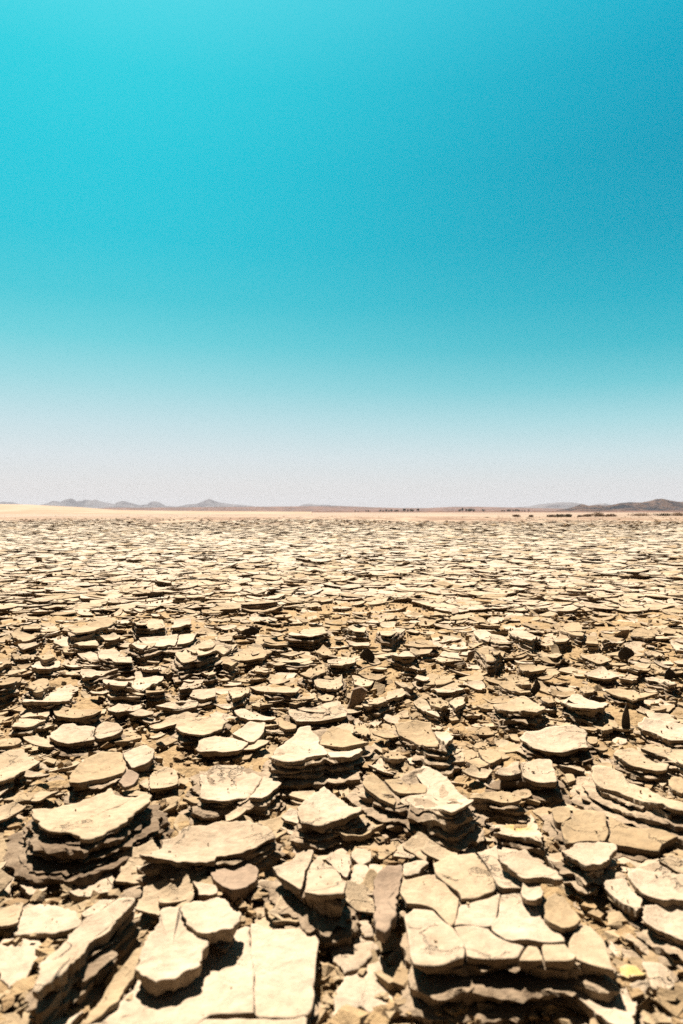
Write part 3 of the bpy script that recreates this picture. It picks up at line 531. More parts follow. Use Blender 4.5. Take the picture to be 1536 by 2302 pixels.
for k, (x, y, st) in enumerate(seeds):
    pad = .010 if st < .08 else st*.25
    if y < 3.6 and inside_any(x, y, pad): continue
    gx, gy = int(x//GS), int(y//GS); idx = [j for a_ in (-1, 0, 1) for b_ in (-1, 0, 1) for j in grid.get((gx+a_, gy+b_), ()) if j != k]
    if len(idx) < 4: continue
    q = SX[idx]; dd = ((q-SX[k])**2).sum(1); order = np.argsort(dd)[:14]
    poly = cell_poly((x, y), q[order])
    if poly is None or abs(area(poly)) > st*st*4: continue
    g = random.Random(5000+k)
    c = centroid(poly); small = st < .08
    shr = g.uniform(.80, .96) if small else g.uniform(.94, .985) if y < 6 else g.uniform(.965, .995)
    if y > 14 and g.random() < (y-14)/46*(1+1.6*fbm(np.array([[x*.22, y*.07, 5.]]), 1, 2, 91)[0]): continue
    if y > 2.4 and vnoise(np.array([[x*.9, y*.6, 3.]]), 77)[0] > .62 and g.random() < .35: continue
    if y > 16: shr *= max(.35, 1-.014*(y-16)*g.random())
    poly = c+(poly-c)*shr
    if small and g.random() < .06: continue
    if small: z = g.uniform(.024, .036); a, b = g.gauss(0, .10), g.gauss(-.02, .10)
    else:
        fl = .026*max(0, min(1, 1.4-y/9)); k_ = 1 if y < 3.5 else max(.62, 1-(y-3.5)/12); z = fl+g.uniform(.007, .020)*k_; a, b = g.gauss(0, .045)*k_, g.gauss(-.008, .045)*k_
        if g.random() < .05: z += .014*k_; a *= 2; b *= 2
    ptan = .75 if y < 2.4 else .45 if y < 3.2 else .12
    tone = 't' if g.random() < ptan*.75 else 'm' if g.random() < (.5 if y < 4 else .25 if y < 7 else .1) else 'p'
    if tone == 'p' and g.random() < (y-3.5)/4: tone = 'c'
    px = project(poly, z)
    vis = area(np.clip(px, 0, [1536, 2302]))
    PL.append(dict(lm='', label='', tone=tone, z=z, a=a, b=b, c0=c, pcs=[poly], hull=poly, o=dict(small=small), seed=5000+k, traced=False, Rs=math.sqrt(abs(area(poly))/math.pi), curl=g.uniform(.03, .24)*(.55 if y > 9 else 1), apx=abs(vis), d=y))
for k in range(650):      # loose flakes lying over the cracks and the slabs
    g = random.Random(90000+k); y = .8+6.5*g.random()**1.4; x = g.uniform(-1, 1)*(y*.6+.05)
    near = y < 3.6 and inside_any(x, y, -.004)
    if near and (y < 1.6 or g.random() < .6): continue
    r_ = g.uniform(.014, .034)*(1 if y < 3 else 1.25); nn_ = g.choice((4, 4, 5)); a0 = g.uniform(0, 6)
    poly = np.array([(x+r_*g.uniform(.6, 1.4)*math.cos(a0+6.283*t/nn_)*1.15, y+r_*g.uniform(.6, 1.4)*math.sin(a0+6.283*t/nn_)) for t in range(nn_)])
    fl = .026*max(0, min(1, 1.4-y/9)); z = fl+(g.uniform(.034, .045) if near else g.uniform(.008, .028)); t_ = g.random() < .06 and y > 1.7
    PL.append(dict(lm='', label='', tone=g.choice('ttmmpb' if g.random() < .3 and y > 1.7 else 'tmmp'), z=z, a=g.gauss(0, .55 if t_ else .13), b=g.gauss(0, .55 if t_ else .16), c0=centroid(poly), pcs=[poly], hull=poly, o=dict(small=True, th=.0045),
                   seed=90000+k, traced=False, Rs=math.sqrt(abs(area(poly))/math.pi), curl=g.uniform(.05, .4), apx=abs(area(np.clip(project(poly, z), 0, [1536, 2302]))), d=y))
print('plates', len(PL), 'traced', len(S))

def plate_geo(P, mode):
    """mode 'obj': list of (name, MB, tone); mode 'mb': everything into one MB given"""
    o = P['o']; g = random.Random(P['seed']); d = P['d']; small = o.get('small')
    Rm = math.sqrt(abs(area(P['hull']))/math.pi)
    det = 2 if d < 3.2 else 1 if d < 11 else 0
    M = int(max(10, min(110, Rm*F/d*.9))) if det else (9 if d > 18 else 12)
    th = o.get('th', (.006 if small else .008)*g.uniform(.8, 1.3)); curl = P['curl']
    pcs = P['pcs']
    if not P['traced'] and not small and d < 8:
        for _ in range(g.choice((0, 1, 1, 2, 2)) if d < 5 else g.choice((0, 1))):
            j = max(range(len(pcs)), key=lambda t: abs(area(pcs[t]))); pcs = pcs[:j]+split(pcs[j], g)+pcs[j+1:]
    elif P['traced'] and not P['label'] and len(pcs) == 1 and Rm > .05 and g.random() < .5 and not o.get('nolow'): pcs = split(pcs[0], g)
    elif P['traced'] and not P['label'] and len(pcs) == 1 and d > 1.3 and g.random() < .65 and not o.get('nolow'): pcs = split(pcs[0], g)
    P['n'] = len(pcs)
    low = not o.get('nolow') and not small and d < 11
    return pcs, low, det, M, th, curl, Rm, g
def emit_pieces(P, pcs, low, det, M, th, curl, Rm, g, mbs, lowmb, slot=None, side=None):
    o = P['o']; f = surf_of(P)
    for j, q in enumerate(pcs):
        Mi = int(max(9, M*math.sqrt(abs(area(q))/max(1e-9, abs(area(P['hull'])))))) if det else M
        dz = g.uniform(-.003, .001) if len(pcs) > 1 else 0
        da, db = (g.gauss(0, .02), g.gauss(0, .025)) if len(pcs) > 1 else (0, 0)
        plate(mbs(j), q, f, (dz, da, db), th, g.uniform(-.01, .05) if curl > 0 else -.03, max(Mi, 9), P['seed']+j*7,
              0 if slot is None else slot, 1 if side is None else side, amp=o.get('amp', (.005 if len(pcs) > 4 and P['traced'] else .010 if len(pcs) > 1 and P['traced'] else .027) if P['d'] < 11 else .03), detail=det)
    if low and P['z'] > .012:
        nl = o.get('nl', 2+int(P['z']/.011)) if det == 2 else 2
        if det == 2 and 'nl' in o: nl = int(nl*1.4)
        stack(lowmb(), P['hull'], f, th, max(16, int(M*1.25)), P['seed'], o.get('spread', 0)+g.uniform(.012, .034), nl, floor=o.get('floor', -.002), det=det)

PL.sort(key=lambda P: -P['apx'])
NIND = 300
# labels for the plates that carry none: what they look like and which landmark they lie by
ORD = ['nearest', 'second', 'third', 'fourth', 'fifth', 'sixth', 'seventh', 'eighth', 'ninth', 'tenth', 'eleventh', 'twelfth', 'thirteenth', 'fourteenth', 'fifteenth', 'sixteenth']
ind = PL[:NIND]
for P in S and [p for p in PL[NIND:] if p['lm'] or p['label']]: ind.append(P)
ind = ind[:]; ids = set(id(p) for p in ind)
extra = [p for p in ind if not (p['label'])]
while len(ind) > NIND: q = min((p for p in ind if not p['label']), key=lambda p: p['apx']); ind.remove(q)
ids = set(id(p) for p in ind)
LM = [(P['lm'], centroid(P['hull'])) for P in ind if P['lm']]
buckets = {}
for P in ind:
    if P['label']: continue
    c = centroid(P['hull']); pc = project(c[None], 0)[0]
    name, lc = min(LM, key=lambda q: math.hypot(*((project(q[1][None], 0)[0]-pc)*[1, 1.6])))
    pl_ = project(lc[None], 0)[0]; dx, dy = pc[0]-pl_[0], (pc[1]-pl_[1])*1.6
    ang = math.degrees(math.atan2(dy, dx)) % 360
    side = ['right of', 'in front and right of', 'in front of', 'in front and left of', 'left of', 'behind and left of', 'behind', 'behind and right of'][int(((ang+22.5) % 360)//45)]
    buckets.setdefault((name, side), []).append((math.hypot(dx, dy), P))
for (name, side), lst in buckets.items():
    lst.sort(key=lambda t: t[0])
    for k, (_, P) in enumerate(lst):
        wpx = np.ptp(project(P['hull'], 0)[:, 0]); P['lmk'] = (name, side, ORD[min(k, 15)] if len(lst) > 1 else '', wpx)

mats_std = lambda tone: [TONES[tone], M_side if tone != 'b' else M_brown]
stuff = MB()
SL = {'c': 4, 'm': 3, 'p': 0, 't': 2, 'b': 0, 'y1': 0, 'y2': 0}
for P in PL:
    geo = plate_geo(P, 0); pcs, low = geo[0], geo[1]
    if id(P) in ids:
        small = P['o'].get('small'); nm = 'mud_plate' if not (small or P['apx'] < 1500) else 'mud_fragment'
        if P['tone'] == 'b': nm = 'clay_flake'
        c = centroid(P['hull']); org = (c[0], c[1], 0)
        label = P['label']
        if not label:
            name, side, o_, wpx = P['lmk']; side = side.replace('in front and', 'in front,').replace('behind and', 'behind,') if 0 else side
            size = 'wide' if wpx > 150 else 'mid-sized' if wpx > 85 else 'small' if wpx > 45 else 'tiny'
            kind = ('cracked ' if P['n'] > 1 else '')+('pale' if P['tone'] in 'pmc' else 'brown' if P['tone'] == 'b' else 'tan')+(' mud fragment' if nm == 'mud_fragment' else ' mud slab')
            label = f"{size} {kind}, {o_+' ' if o_ else ''}{side} the {name}"
            label = label.replace('cracked ', '') if len(label.split()) > 16 else label
            label = label.replace('mid-sized ', 'medium ').replace('in front and ', 'front-') if len(label.split()) > 16 else label
        simple = len(pcs) == 1 and not (low and P['z'] > .012)
        if simple:
            mb = MB(); emit_pieces(P, *geo, lambda j: mb, None); root = mb.build(nm, mats_std(P['tone']), origin=org)
        else:
            g_ = random.Random(P['seed']+3); root = empty(nm, org); mbl = {}; low_ = MB()
            emit_pieces(P, *geo, lambda j: mbl.setdefault(j, MB()), lambda: low_)
            for j, m_ in mbl.items():
                tn = P['tone']; ts_ = P['o'].get('tones')
                if tn == 'm' and not ts_ and g_.random() < .3: tn = 'p'
                if ts_ and j < len(ts_): tn = ts_[j]
                m_.build('crust_piece', mats_std(tn), root, org)
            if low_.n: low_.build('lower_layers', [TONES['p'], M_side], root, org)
        tag(root, label, 'clay flake' if nm == 'clay_flake' else 'mud slab' if nm == 'mud_plate' else 'mud fragment', 'curled slabs of the cracked mud field', 'thing')
    else:
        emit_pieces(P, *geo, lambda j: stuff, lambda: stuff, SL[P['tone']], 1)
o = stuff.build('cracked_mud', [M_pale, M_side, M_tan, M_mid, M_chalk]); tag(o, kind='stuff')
print('stuff verts', stuff.n)

# ------------------------------------------------------------------ ground
def ground_z(x, y):
    """playa floor: crumbly near the camera, flat beyond; the pale rise at the left is a mound of its own"""
    d = np.hypot(x, y); near = np.clip(1.2-d/7, 0, 1)
    p = np.stack([x, y, 0*x], -1)
    z = (fbm(p, 26, 4, 3)*.008+fbm(p, 6, 2, 9)*.012)*near+.026*np.clip(1.4-d/9, 0, 1)-.004
    far = np.clip((d-36)/20, 0, 1)
    return z*(1-far)+far*(.012*fbm(p, .35, 3, 21)*np.clip(400/np.maximum(d, 1), 0, 1)+.03*far)
mb = MB()
rows = [.30]
while rows[-1] < 9000: rows.append(rows[-1]*(1.0062 if rows[-1] < 3.2 else 1.012 if rows[-1] < 8 else 1.05))
rows = np.array(rows); nu = 361; u = np.linspace(-1, 1, nu); u = np.sign(u)*np.where(np.abs(u) < .8, np.abs(u)*.78, .624+((np.abs(u)-.8)/.2)**2*4.5)
Y, U = np.meshgrid(rows, u, indexing='ij'); X = Y*U; Z = ground_z(X, Y)
v = np.stack([X, Y, Z], -1).reshape(-1, 3); nrw = len(rows)
i0 = (np.arange(nrw-1)[:, None]*nu+np.arange(nu-1)[None]).ravel()
mb.add(v, np.stack([i0, i0+1, i0+nu+1, i0+nu], -1).tolist())
# behind the camera
xs = rows[0]*u; v2 = np.concatenate([np.stack([xs, xs*0+.30, Z[0]], -1), np.array([[-9000, -9000, -.01], [9000, -9000, -.01]])])
nf = [(k+1, k, nu) for k in range(nu//2)]+[(k+1, k, nu+1) for k in range(nu//2, nu-1)]+[(nu//2, nu, nu+1)]
mb.add(v2, nf)
mg, n, l, p = new_mat('playa_ground')
p.inputs['Roughness'].default_value = .95; p.inputs['Specular IOR Level'].default_value = .15
g = n.new('ShaderNodeNewGeometry'); ln_ = n.new('ShaderNodeVectorMath'); ln_.operation = 'LENGTH'; l.new(g.outputs['Position'], ln_.inputs[0])
def noise(sc, det=5, rough=.6, vec=None, dist=0):
    t = n.new('ShaderNodeTexNoise'); t.inputs['Scale'].default_value = sc; t.inputs['Detail'].default_value = det; t.inputs['Roughness'].default_value = rough; t.inputs['Distortion'].default_value = dist
    l.new(vec or g.outputs['Position'], t.inputs['Vector']); return t.outputs['Fac']
def rampn(fac, stops):
    r = n.new('ShaderNodeValToRGB')
    while len(r.color_ramp.elements) < len(stops): r.color_ramp.elements.new(.5)
    for e, (q, c) in zip(r.color_ramp.elements, stops): e.position = q; e.color = (*c, 1)
    l.new(fac, r.inputs[0]); return r.outputs[0]
def mixn(fac, a, b):
    m = n.new('ShaderNodeMix'); m.data_type = 'RGBA'; l.new(fac, m.inputs[0]); l.new(a, m.inputs[6]); l.new(b, m.inputs[7]); return m.outputs[2]
def mapr(fac, a, b, c=0, d=1):
    m = n.new('ShaderNodeMapRange'); m.inputs['From Min'].default_value = a; m.inputs['From Max'].default_value = b; m.inputs['To Min'].default_value = c; m.inputs['To Max'].default_value = d; l.new(fac, m.inputs[0]); return m.outputs[0]
soil = rampn(noise(60, 8, .75), [(.32, (.13, .080, .037)), (.66, (.24, .162, .082))])
pale = rampn(noise(2.2, 8, .8), [(.3, (.11, .078, .050)), (.6, (.235, .185, .135))])
mpn = n.new('ShaderNodeMapping'); mpn.inputs['Scale'].default_value = (.03, .16, .1); l.new(g.outputs['Position'], mpn.inputs[0])
sand = rampn(noise(1.0, 9, .72, mpn.outputs[0]), [(.41, (.080, .050, .034)), (.47, (.165, .115, .082)), (.55, (.21, .155, .115)), (.70, (.24, .188, .142))])
c1 = mixn(mapr(ln_.outputs['Value'], 4, 11), soil, pale); mp2 = n.new('ShaderNodeMapping'); mp2.inputs['Scale'].default_value = (.9, .11, 1); l.new(g.outputs['Position'], mp2.inputs[0])
litter = rampn(noise(1.0, 8, .8, mp2.outputs[0]), [(.42, (.08, .048, .03)), (.49, (.185, .128, .086)), (.58, (.25, .185, .13))])
c2 = mixn(mapr(ln_.outputs['Value'], 22, 34), c1, litter); mp3 = n.new('ShaderNodeMapping'); mp3.inputs['Scale'].default_value = (.16, .05, 1); l.new(g.outputs['Position'], mp3.inputs[0])
gate = n.new('ShaderNodeMath'); gate.operation = 'MULTIPLY'; l.new(mapr(noise(1.0, 9, .8, mp3.outputs[0]), .47, .54), gate.inputs[0])
bnd = n.new('ShaderNodeMath'); bnd.operation = 'MULTIPLY'; l.new(mapr(ln_.outputs['Value'], 38, 46), bnd.inputs[0]); l.new(mapr(ln_.outputs['Value'], 75, 58), bnd.inputs[1]); l.new(bnd.outputs[0], gate.inputs[1])
red = n.new('ShaderNodeRGB'); red.outputs[0].default_value = (.12, .068, .042, 1)
c2 = mixn(mapr(ln_.outputs['Value'], 50, 85), c2, sand); c2 = mixn(gate.outputs[0], c2, red.outputs[0])
l.new(c2, p.inputs['Base Color'])
b1 = n.new('ShaderNodeBump'); b1.inputs['Distance'].default_value = .004; b1.inputs['Strength'].default_value = .9; l.new(noise(140, 6, .75), b1.inputs['Height'])
b2 = n.new('ShaderNodeBump'); b2.inputs['Distance'].default_value = .08; b2.inputs['Strength'].default_value = .6; l.new(noise(3, 6, .7), b2.inputs['Height']); l.new(b1.outputs[0], b2.inputs['Normal'])
l.new(b2.outputs[0], p.inputs['Normal'])
o = mb.build('ground', [mg]); tag(o, kind='structure')

# crumbs of dried mud in the cracks
mb = MB(); cube = np.array([(x, y, z) for x in (-1, 1) for y in (-1, 1) for z in (-1, 1)], float)
cf = [(0, 1, 3, 2), (4, 6, 7, 5), (0, 4, 5, 1), (2, 3, 7, 6), (0, 2, 6, 4), (1, 5, 7, 3)]
for k in range(15000):
    yy = .5+5.2*nr.rand()**1.5; xx = nr.uniform(-1, 1)*(yy*.6+.4); sz = .0016+.0075*nr.rand()**2.4
    if yy < 3 and inside_any(xx, yy, -.004): continue
    ang = nr.rand(3)*6.28; cx, sx = math.cos(ang[0]), math.sin(ang[0]); cz, sz_ = math.cos(ang[2]), math.sin(ang[2])
    zf = .024*min(1, 1.4-yy/9)
    q = cube*nr.uniform(.4, 1, 3)+nr.uniform(-.35, .35, (8, 3)); q = q@np.array([[1, 0, 0], [0, cx, -sx], [0, sx, cx]])@np.array([[cz, -sz_, 0], [sz_, cz, 0], [0, 0, 1]])
    mb.add(q*sz+[xx, yy, zf+sz*.5+nr.uniform(-.003, .006)], cf, int(nr.rand() < .25), False)
def crumb(x, y, z, sz, mat):
    q = cube*nr.uniform(.4, 1, 3)+nr.uniform(-.4, .4, (8, 3)); a_, b_ = nr.rand(2)*6.28; ca, sa, cb_, sb_ = math.cos(a_), math.sin(a_), math.cos(b_*.15), math.sin(b_*.15)
    q = q@np.array([[1, 0, 0], [0, cb_, -sb_], [0, sb_, cb_]])@np.array([[ca, -sa, 0], [sa, ca, 0], [0, 0, 1]]); mb.add(q*sz+[x, y, z], cf, mat, False)
for P in PL:            # chips fallen from the broken ledges, banked against the foot of each near slab
    if not P['traced'] or P['o'].get('nolow') or P['d'] > 2.6: continue
    h = P['hull']; c_ = centroid(h); per = resample(h, 60); Rm = P['Rs']
    for k in range(int(46+300*Rm)):
        e = per[nr.randint(60)]; u_ = (e-c_)/np.linalg.norm(e-c_); o_ = nr.rand()**1.5*.035+.004; sz = .0022+.008*nr.rand()**2.5
        q_ = e+u_*o_; crumb(q_[0], q_[1], .020+max(0, .026-o_)*nr.rand()*.9, sz*np.array([1.3, 1.3, .6]), int(nr.rand() < .6))
for k in range(1700):   # clods where the cracked crust gives out
    y_ = 24+60*nr.rand()**1.3; x_ = nr.uniform(-1, 1)*y_*.62
    if vnoise(np.array([[x_*.12, y_*.06, 2.]]), 5)[0] < nr.uniform(-.5, .5): continue
    crumb(x_, y_, .035, nr.uniform(.015, .06)*np.array([1.6, 1.2, .6]), int(nr.rand() < .5))
TR = [(P['hull'], surf_of(P)) for P in PL if P['traced'] and P['d'] < 2.4 and not P['o'].get('nolow')]
for k in range(1500):
    h_, f_ = TR[nr.randint(len(TR))]; w_ = nr.dirichlet(np.ones(len(h_))*.35); c_ = w_@h_; c_ = c_+(centroid(h_)-c_)*.04; sz = (.0004+.0016*nr.rand()**4)*min(1.6, max(.8, c_[1]))
    q = cube*nr.uniform(.4, 1, 3)+nr.uniform(-.35, .35, (8, 3)); a_ = nr.rand()*6.28; q = q@np.array([[math.cos(a_), -math.sin(a_), 0], [math.sin(a_), math.cos(a_), 0], [0, 0, 1]])
    mb.add(q*sz+[c_[0], c_[1], f_(c_)+sz*.3], cf, 1, False)
o = mb.build('mud_crumbs', [M_soil, M_tan]); tag(o, kind='stuff')

# ------------------------------------------------------------------ leaves and twigs lying on the field
def leaf(label, px, z, wpx, hpx, lean, bend, width, seed, twist=0.):
    """a dry leaf standing on its edge: base at pixel px, tip rising"""
    xy = unproject([px], z)[0]; k = xy[1]/F; H = hpx*k; W = wpx*k; g = random.Random(seed)
    n_, m_ = 14, 6; mb = MB(); v = []
    for i in range(n_+1):
        t = i/n_; w_ = width*k*math.sin(math.pi*min(1, .08+t*.92))**.8*.5+.0004
        cx = W*t+bend*k*math.sin(math.pi*t); cz = H*(t**.9); cy = lean*H*t
        for j in range(m_+1):
            s_ = (j/m_-.5)*2; a_ = twist*t+s_*.9
            v.append((cx+w_*s_*math.cos(twist*t), cy-w_*(1-math.cos(s_*.9))*1.3+w_*s_*math.sin(twist*t), cz+.002*g.uniform(-1, 1)*abs(s_)))
    v = np.array(v); nn = len(v); back = v+[0, .0012, 0]
    f = [(i*(m_+1)+j, i*(m_+1)+j+1, (i+1)*(m_+1)+j+1, (i+1)*(m_+1)+j) for i in range(n_) for j in range(m_)]
    mb.add(np.concatenate([v, back]), f+[tuple(q+nn for q in t[::-1]) for t in f]+
           [(a_, a_+nn, b_+nn, b_) for a_, b_ in [((i+1)*(m_+1), i*(m_+1)) for i in range(n_)]+[(i*(m_+1)+m_, (i+1)*(m_+1)+m_) for i in range(n_)]])
    o = mb.build('dry_leaf', [M_dark], origin=(0, 0, 0)); o.location = (xy[0], xy[1], z); return tag(o, label, 'dry leaf', 'dark dry leaves among the slabs')
leaf('upright dark dry leaf with a pointed tip, standing like a blade', (1412, 1662), .02, 2, 78, .1, -5, 20, 1, .4)
leaf('dark hooked leaf curling up beside the bat-winged slab', (1186, 1572), .025, 22, 44, .1, 8, 22, 2, .5)
leaf('broad dark triangular leaf in front of the hat-shaped slab', (1290, 1622), .02, -4, 42, .5, 2, 48, 3)
leaf('low dark rounded leaf behind the hat-shaped slab', (1345, 1580), .03, -6, 16, .2, 0, 38, 4)
leaf('dark curled leaf like an upright shell, upper right', (1402, 1483), .035, 6, 28, .2, 2, 36, 5)
leaf('nearly black crumpled leaf right of the bitten slab in the middle', (834, 1488), .035, -8, 30, .2, -4, 34, 6, .6)
leaf('small dark peaked leaf right of the long striped slab', (566, 1428), .035, 0, 18, .3, 0, 34, 7)
leaf('small dark torn leaf near the right edge, beyond the thin blade slab', (1500, 1530), .04, 8, 26, .3, 3, 24, 8)
# curled brown flake standing in the middle
def flake3d(label, poly, zs, th, seed, mats):
    P_ = np.array([unproject([q], z_)[0].tolist()+[z_] for q, z_ in zip(poly, zs)]); c = P_.mean(0)
    n1 = np.cross(P_[1]-P_[0], P_[3]-P_[0]); n1 /= np.linalg.norm(n1)
    if n1[2] < 0: n1 = -n1
    M = 40; q = np.concatenate([P_, P_[:1]]); d_ = np.linalg.norm(np.diff(q, axis=0), axis=1); s_ = np.concatenate([[0], np.cumsum(d_)]); t = np.linspace(0, s_[-1], M, endpoint=False)
    ring = np.stack([np.interp(t, s_, q[:, k]) for k in range(3)], -1); ring += (fbm(ring, 60, 2, seed)*.002)[:, None]
    rings = [c+(ring-c)*t_-n1*.10*np.linalg.norm(ring-c, axis=1)[:, None]*(1-t_**2) for t_ in (.3, .6, .85, 1)]
    rings += [ring-n1*th, c+(ring-c)*.8-n1*th*1.3]
    mb = MB(); lathe(mb, np.array(rings), rings[0].mean(0), rings[-1].mean(0), 4); org = (c[0], c[1], 0)
    o = mb.build('clay_flake', mats, origin=org); return tag(o, label, 'clay flake', 'brown clay flakes lying loose on the mud')
I_ = lambda x, y: (512+x/3, 1380+y/3)
flake3d('curled brown flake tilted on end in the middle, right of the stepped slab', [I_(850, 500), I_(900, 488), I_(945, 510), I_(930, 560), I_(870, 610), I_(805, 645), I_(830, 570)], [.085, .09, .085, .06, .04, .025, .055], .006, 3, [M_brown, M_brown])
flake3d('small orange-brown flake tipped up well left of the peaked pale slab', [(1024+85/3, 1380+300/3), (1024+95/3, 1380+255/3), (1024+135/3, 1380+245/3), (1024+130/3, 1380+290/3), (1024+110/3, 1380+318/3)], [.04, .065, .07, .05, .035], .005, 5, [M_brown, M_brown])
def twig(label, pxs, zs, r, seed):
    P_ = np.array([unproject([q], z_)[0].tolist()+[z_] for q, z_ in zip(pxs, zs)]); mb = MB(); n_ = 8
    t = np.linspace(0, len(P_)-1, 22); C_ = np.stack([np.interp(t, range(len(P_)), P_[:, k]) for k in range(3)], -1); C_[1:-1] = (C_[:-2]+C_[1:-1]*2+C_[2:])/4
    rings = []
    for i, c_ in enumerate(C_):
        d_ = C_[min(i+1, len(C_)-1)]-C_[max(i-1, 0)]; d_ /= np.linalg.norm(d_); a_ = np.cross(d_, [0, 0, 1.]); a_ /= max(1e-6, np.linalg.norm(a_)); b_ = np.cross(d_, a_)
        rr_ = r*(1-.6*i/len(C_))*(1+.15*math.sin(i*2.1)); rings.append([c_+rr_*(a_*math.cos(6.283*j/n_)+b_*math.sin(6.283*j/n_)) for j in range(n_)])
    lathe(mb, np.array(rings), C_[0], C_[-1], len(C_)); org = tuple(C_[0])
    return tag(mb.build('twig', [M_dark, M_dark], origin=org), label, 'twig', 'dry twigs on the mud')
twig('thin bent twig arching over the flakes just right of the bitten slab', [I_(865, 412), I_(890, 385), I_(930, 362), I_(970, 352), I_(1010, 350)], [.03, .05, .06, .055, .04], .0022, 1)
twig('short upright twig standing in the left distance, far behind the boat-shaped slab', [(343, 1332), (342, 1322), (341, 1310)], [.03, .07, .115], .0018, 2)
twig('slanting dry twig at the left end of the yellow-stained slab', [(1024+75/3, 1600+640/3), (1024+110/3, 1600+680/3), (1024+145/3, 1600+710/3), (1024+190/3, 1600+745/3)], [.06, .05, .045, .03], .0022, 3)

# ------------------------------------------------------------------ far landscape
def hill_mat(name, ca, cb, sc, veg=None):
    m, n, l, p = new_mat(name); p.inputs['Roughness'].default_value = 1; p.inputs['Specular IOR Level'].default_value = 0
    g = n.new('ShaderNodeNewGeometry'); a = n.new('ShaderNodeTexNoise'); a.inputs['Scale'].default_value = sc; a.inputs['Detail'].default_value = 8; a.inputs['Roughness'].default_value = .7; l.new(g.outputs['Position'], a.inputs[0])
    r = n.new('ShaderNodeValToRGB'); r.color_ramp.elements[0].position = .44; r.color_ramp.elements[1].position = .56; r.color_ramp.elements[0].color = (*cb, 1); r.color_ramp.elements[1].color = (*ca, 1)
    l.new(a.outputs['Fac'], r.inputs[0]); l.new(r.outputs[0], p.inputs['Base Color']); return m
def ridge(name, prof, dist, depth, mat, rough, seed, base=0., nx=220, ny=26):
    """a real ridge of hills: crest heights from the profile, slopes falling to both sides"""
    prof = np.array(prof, float); xs = np.linspace(prof[0, 0], prof[-1, 0], nx); hs = np.interp(xs, prof[:, 0], HZ-prof[:, 1])
    X = (xs-768)/F*dist; H = hs/F*dist+CAM_H
    t = np.linspace(-1, 1, ny); v = []
    TX, XX = np.meshgrid(t, X, indexing='ij'); HH = np.broadcast_to(H, TX.shape)
    YY = dist+TX*depth; p = np.stack([XX, YY, 0*XX], -1)
    shape = np.clip(1-np.abs(TX)**1.15, 0, 1)
    er = fbm(p, 5.5/depth, 5, seed)
    Z = base+(HH-base)*shape*(1+rough*er*np.clip(np.abs(TX)*3, .06, 1))
    Z = np.minimum(Z, base+(HH-base)*(1.02-.1*np.abs(TX)))
    # keep the camera's perspective width across the depth
    XX = XX*YY/dist
    mb = MB(); nn = nx; v = np.stack([XX, YY, Z-1.0*(np.abs(TX) > .99)], -1).reshape(-1, 3)
    i0 = (np.arange(ny-1)[:, None]*nn+np.arange(nn-1)[None]).ravel(); mb.add(v, np.stack([i0, i0+1, i0+nn+1, i0+nn], -1).tolist())
    return tag(mb.build(name, [mat]), kind='structure')
M_far = hill_mat('far_rock', (.100, .092, .095), (.062, .056, .060), .006)
M_plain = hill_mat('scrub_plain', (.115, .068, .052), (.07, .045, .036), .02)
M_dk = hill_mat('dark_rock', (.066, .043, .033), (.012, .013, .016), .035)
M_dune = hill_mat('pale_sand', (.235, .185, .140), (.20, .148, .108), .06)
ridge('mountains', [(-300, 1134), (-150, 1126), (-60, 1131), (0, 1128), (25, 1128), (60, 1136), (88, 1135), (105, 1130), (118, 1124), (135, 1127), (160, 1121), (172, 1128), (190, 1124), (205, 1126), (216, 1124), (238, 1130), (255, 1133), (265, 1128), (278, 1126), (292, 1131),
                    (312, 1136), (330, 1134), (338, 1128), (350, 1127), (362, 1131), (372, 1137), (400, 1138), (420, 1134), (440, 1133), (455, 1128), (463, 1124), (472, 1122), (482, 1127), (495, 1130), (515, 1133), (545, 1135), (575, 1139), (665, 1140), (680, 1133), (692, 1132), (720, 1135), (760, 1137), (900, 1143)],
      4200, 700, M_far, .45, 41, nx=500)
ridge('mountains', [(1000, 1147), (1060, 1143), (1150, 1141), (1190, 1138), (1215, 1133), (1240, 1131), (1262, 1130), (1285, 1129), (1305, 1132), (1325, 1137), (1345, 1133), (1362, 1132), (1385, 1137), (1500, 1142)], 3800, 600, M_far, .4, 51, nx=260)
ridge('hills', [(200, 1143), (240, 1141), (300, 1141), (420, 1140), (560, 1139), (680, 1138), (780, 1138), (830, 1140), (900, 1142), (960, 1142), (1020, 1139), (1080, 1139), (1160, 1141), (1250, 1143), (1400, 1145)], 2600, 400, M_plain, .06, 61, nx=300)
ridge('hills', [(1240, 1150), (1275, 1144), (1290, 1140), (1300, 1136), (1312, 1133), (1325, 1137), (1345, 1135), (1362, 1137), (1380, 1134), (1400, 1130), (1420, 1128), (1440, 1129), (1462, 1126), (1478, 1121), (1490, 1121), (1505, 1125), (1536, 1127), (1580, 1124), (1640, 1128), (1750, 1136), (1850, 1148)], 1400, 160, M_dk, .35, 71, nx=360)
ridge('pale_rise', [(-400, 1128), (-200, 1130), (0, 1133), (60, 1134), (120, 1137), (180, 1140), (230, 1144), (260, 1146), (330, 1147.5), (420, 1148.5), (560, 1149.5), (700, 1150.3)], 260, 110, M_dune, .04, 81, nx=200)
ridge('terrain', [(650, 1150), (760, 1149), (900, 1149), (1050, 1148.5), (1250, 1148.5), (1500, 1148), (1700, 1148)], 900, 120, M_plain, .05, 91, nx=160)

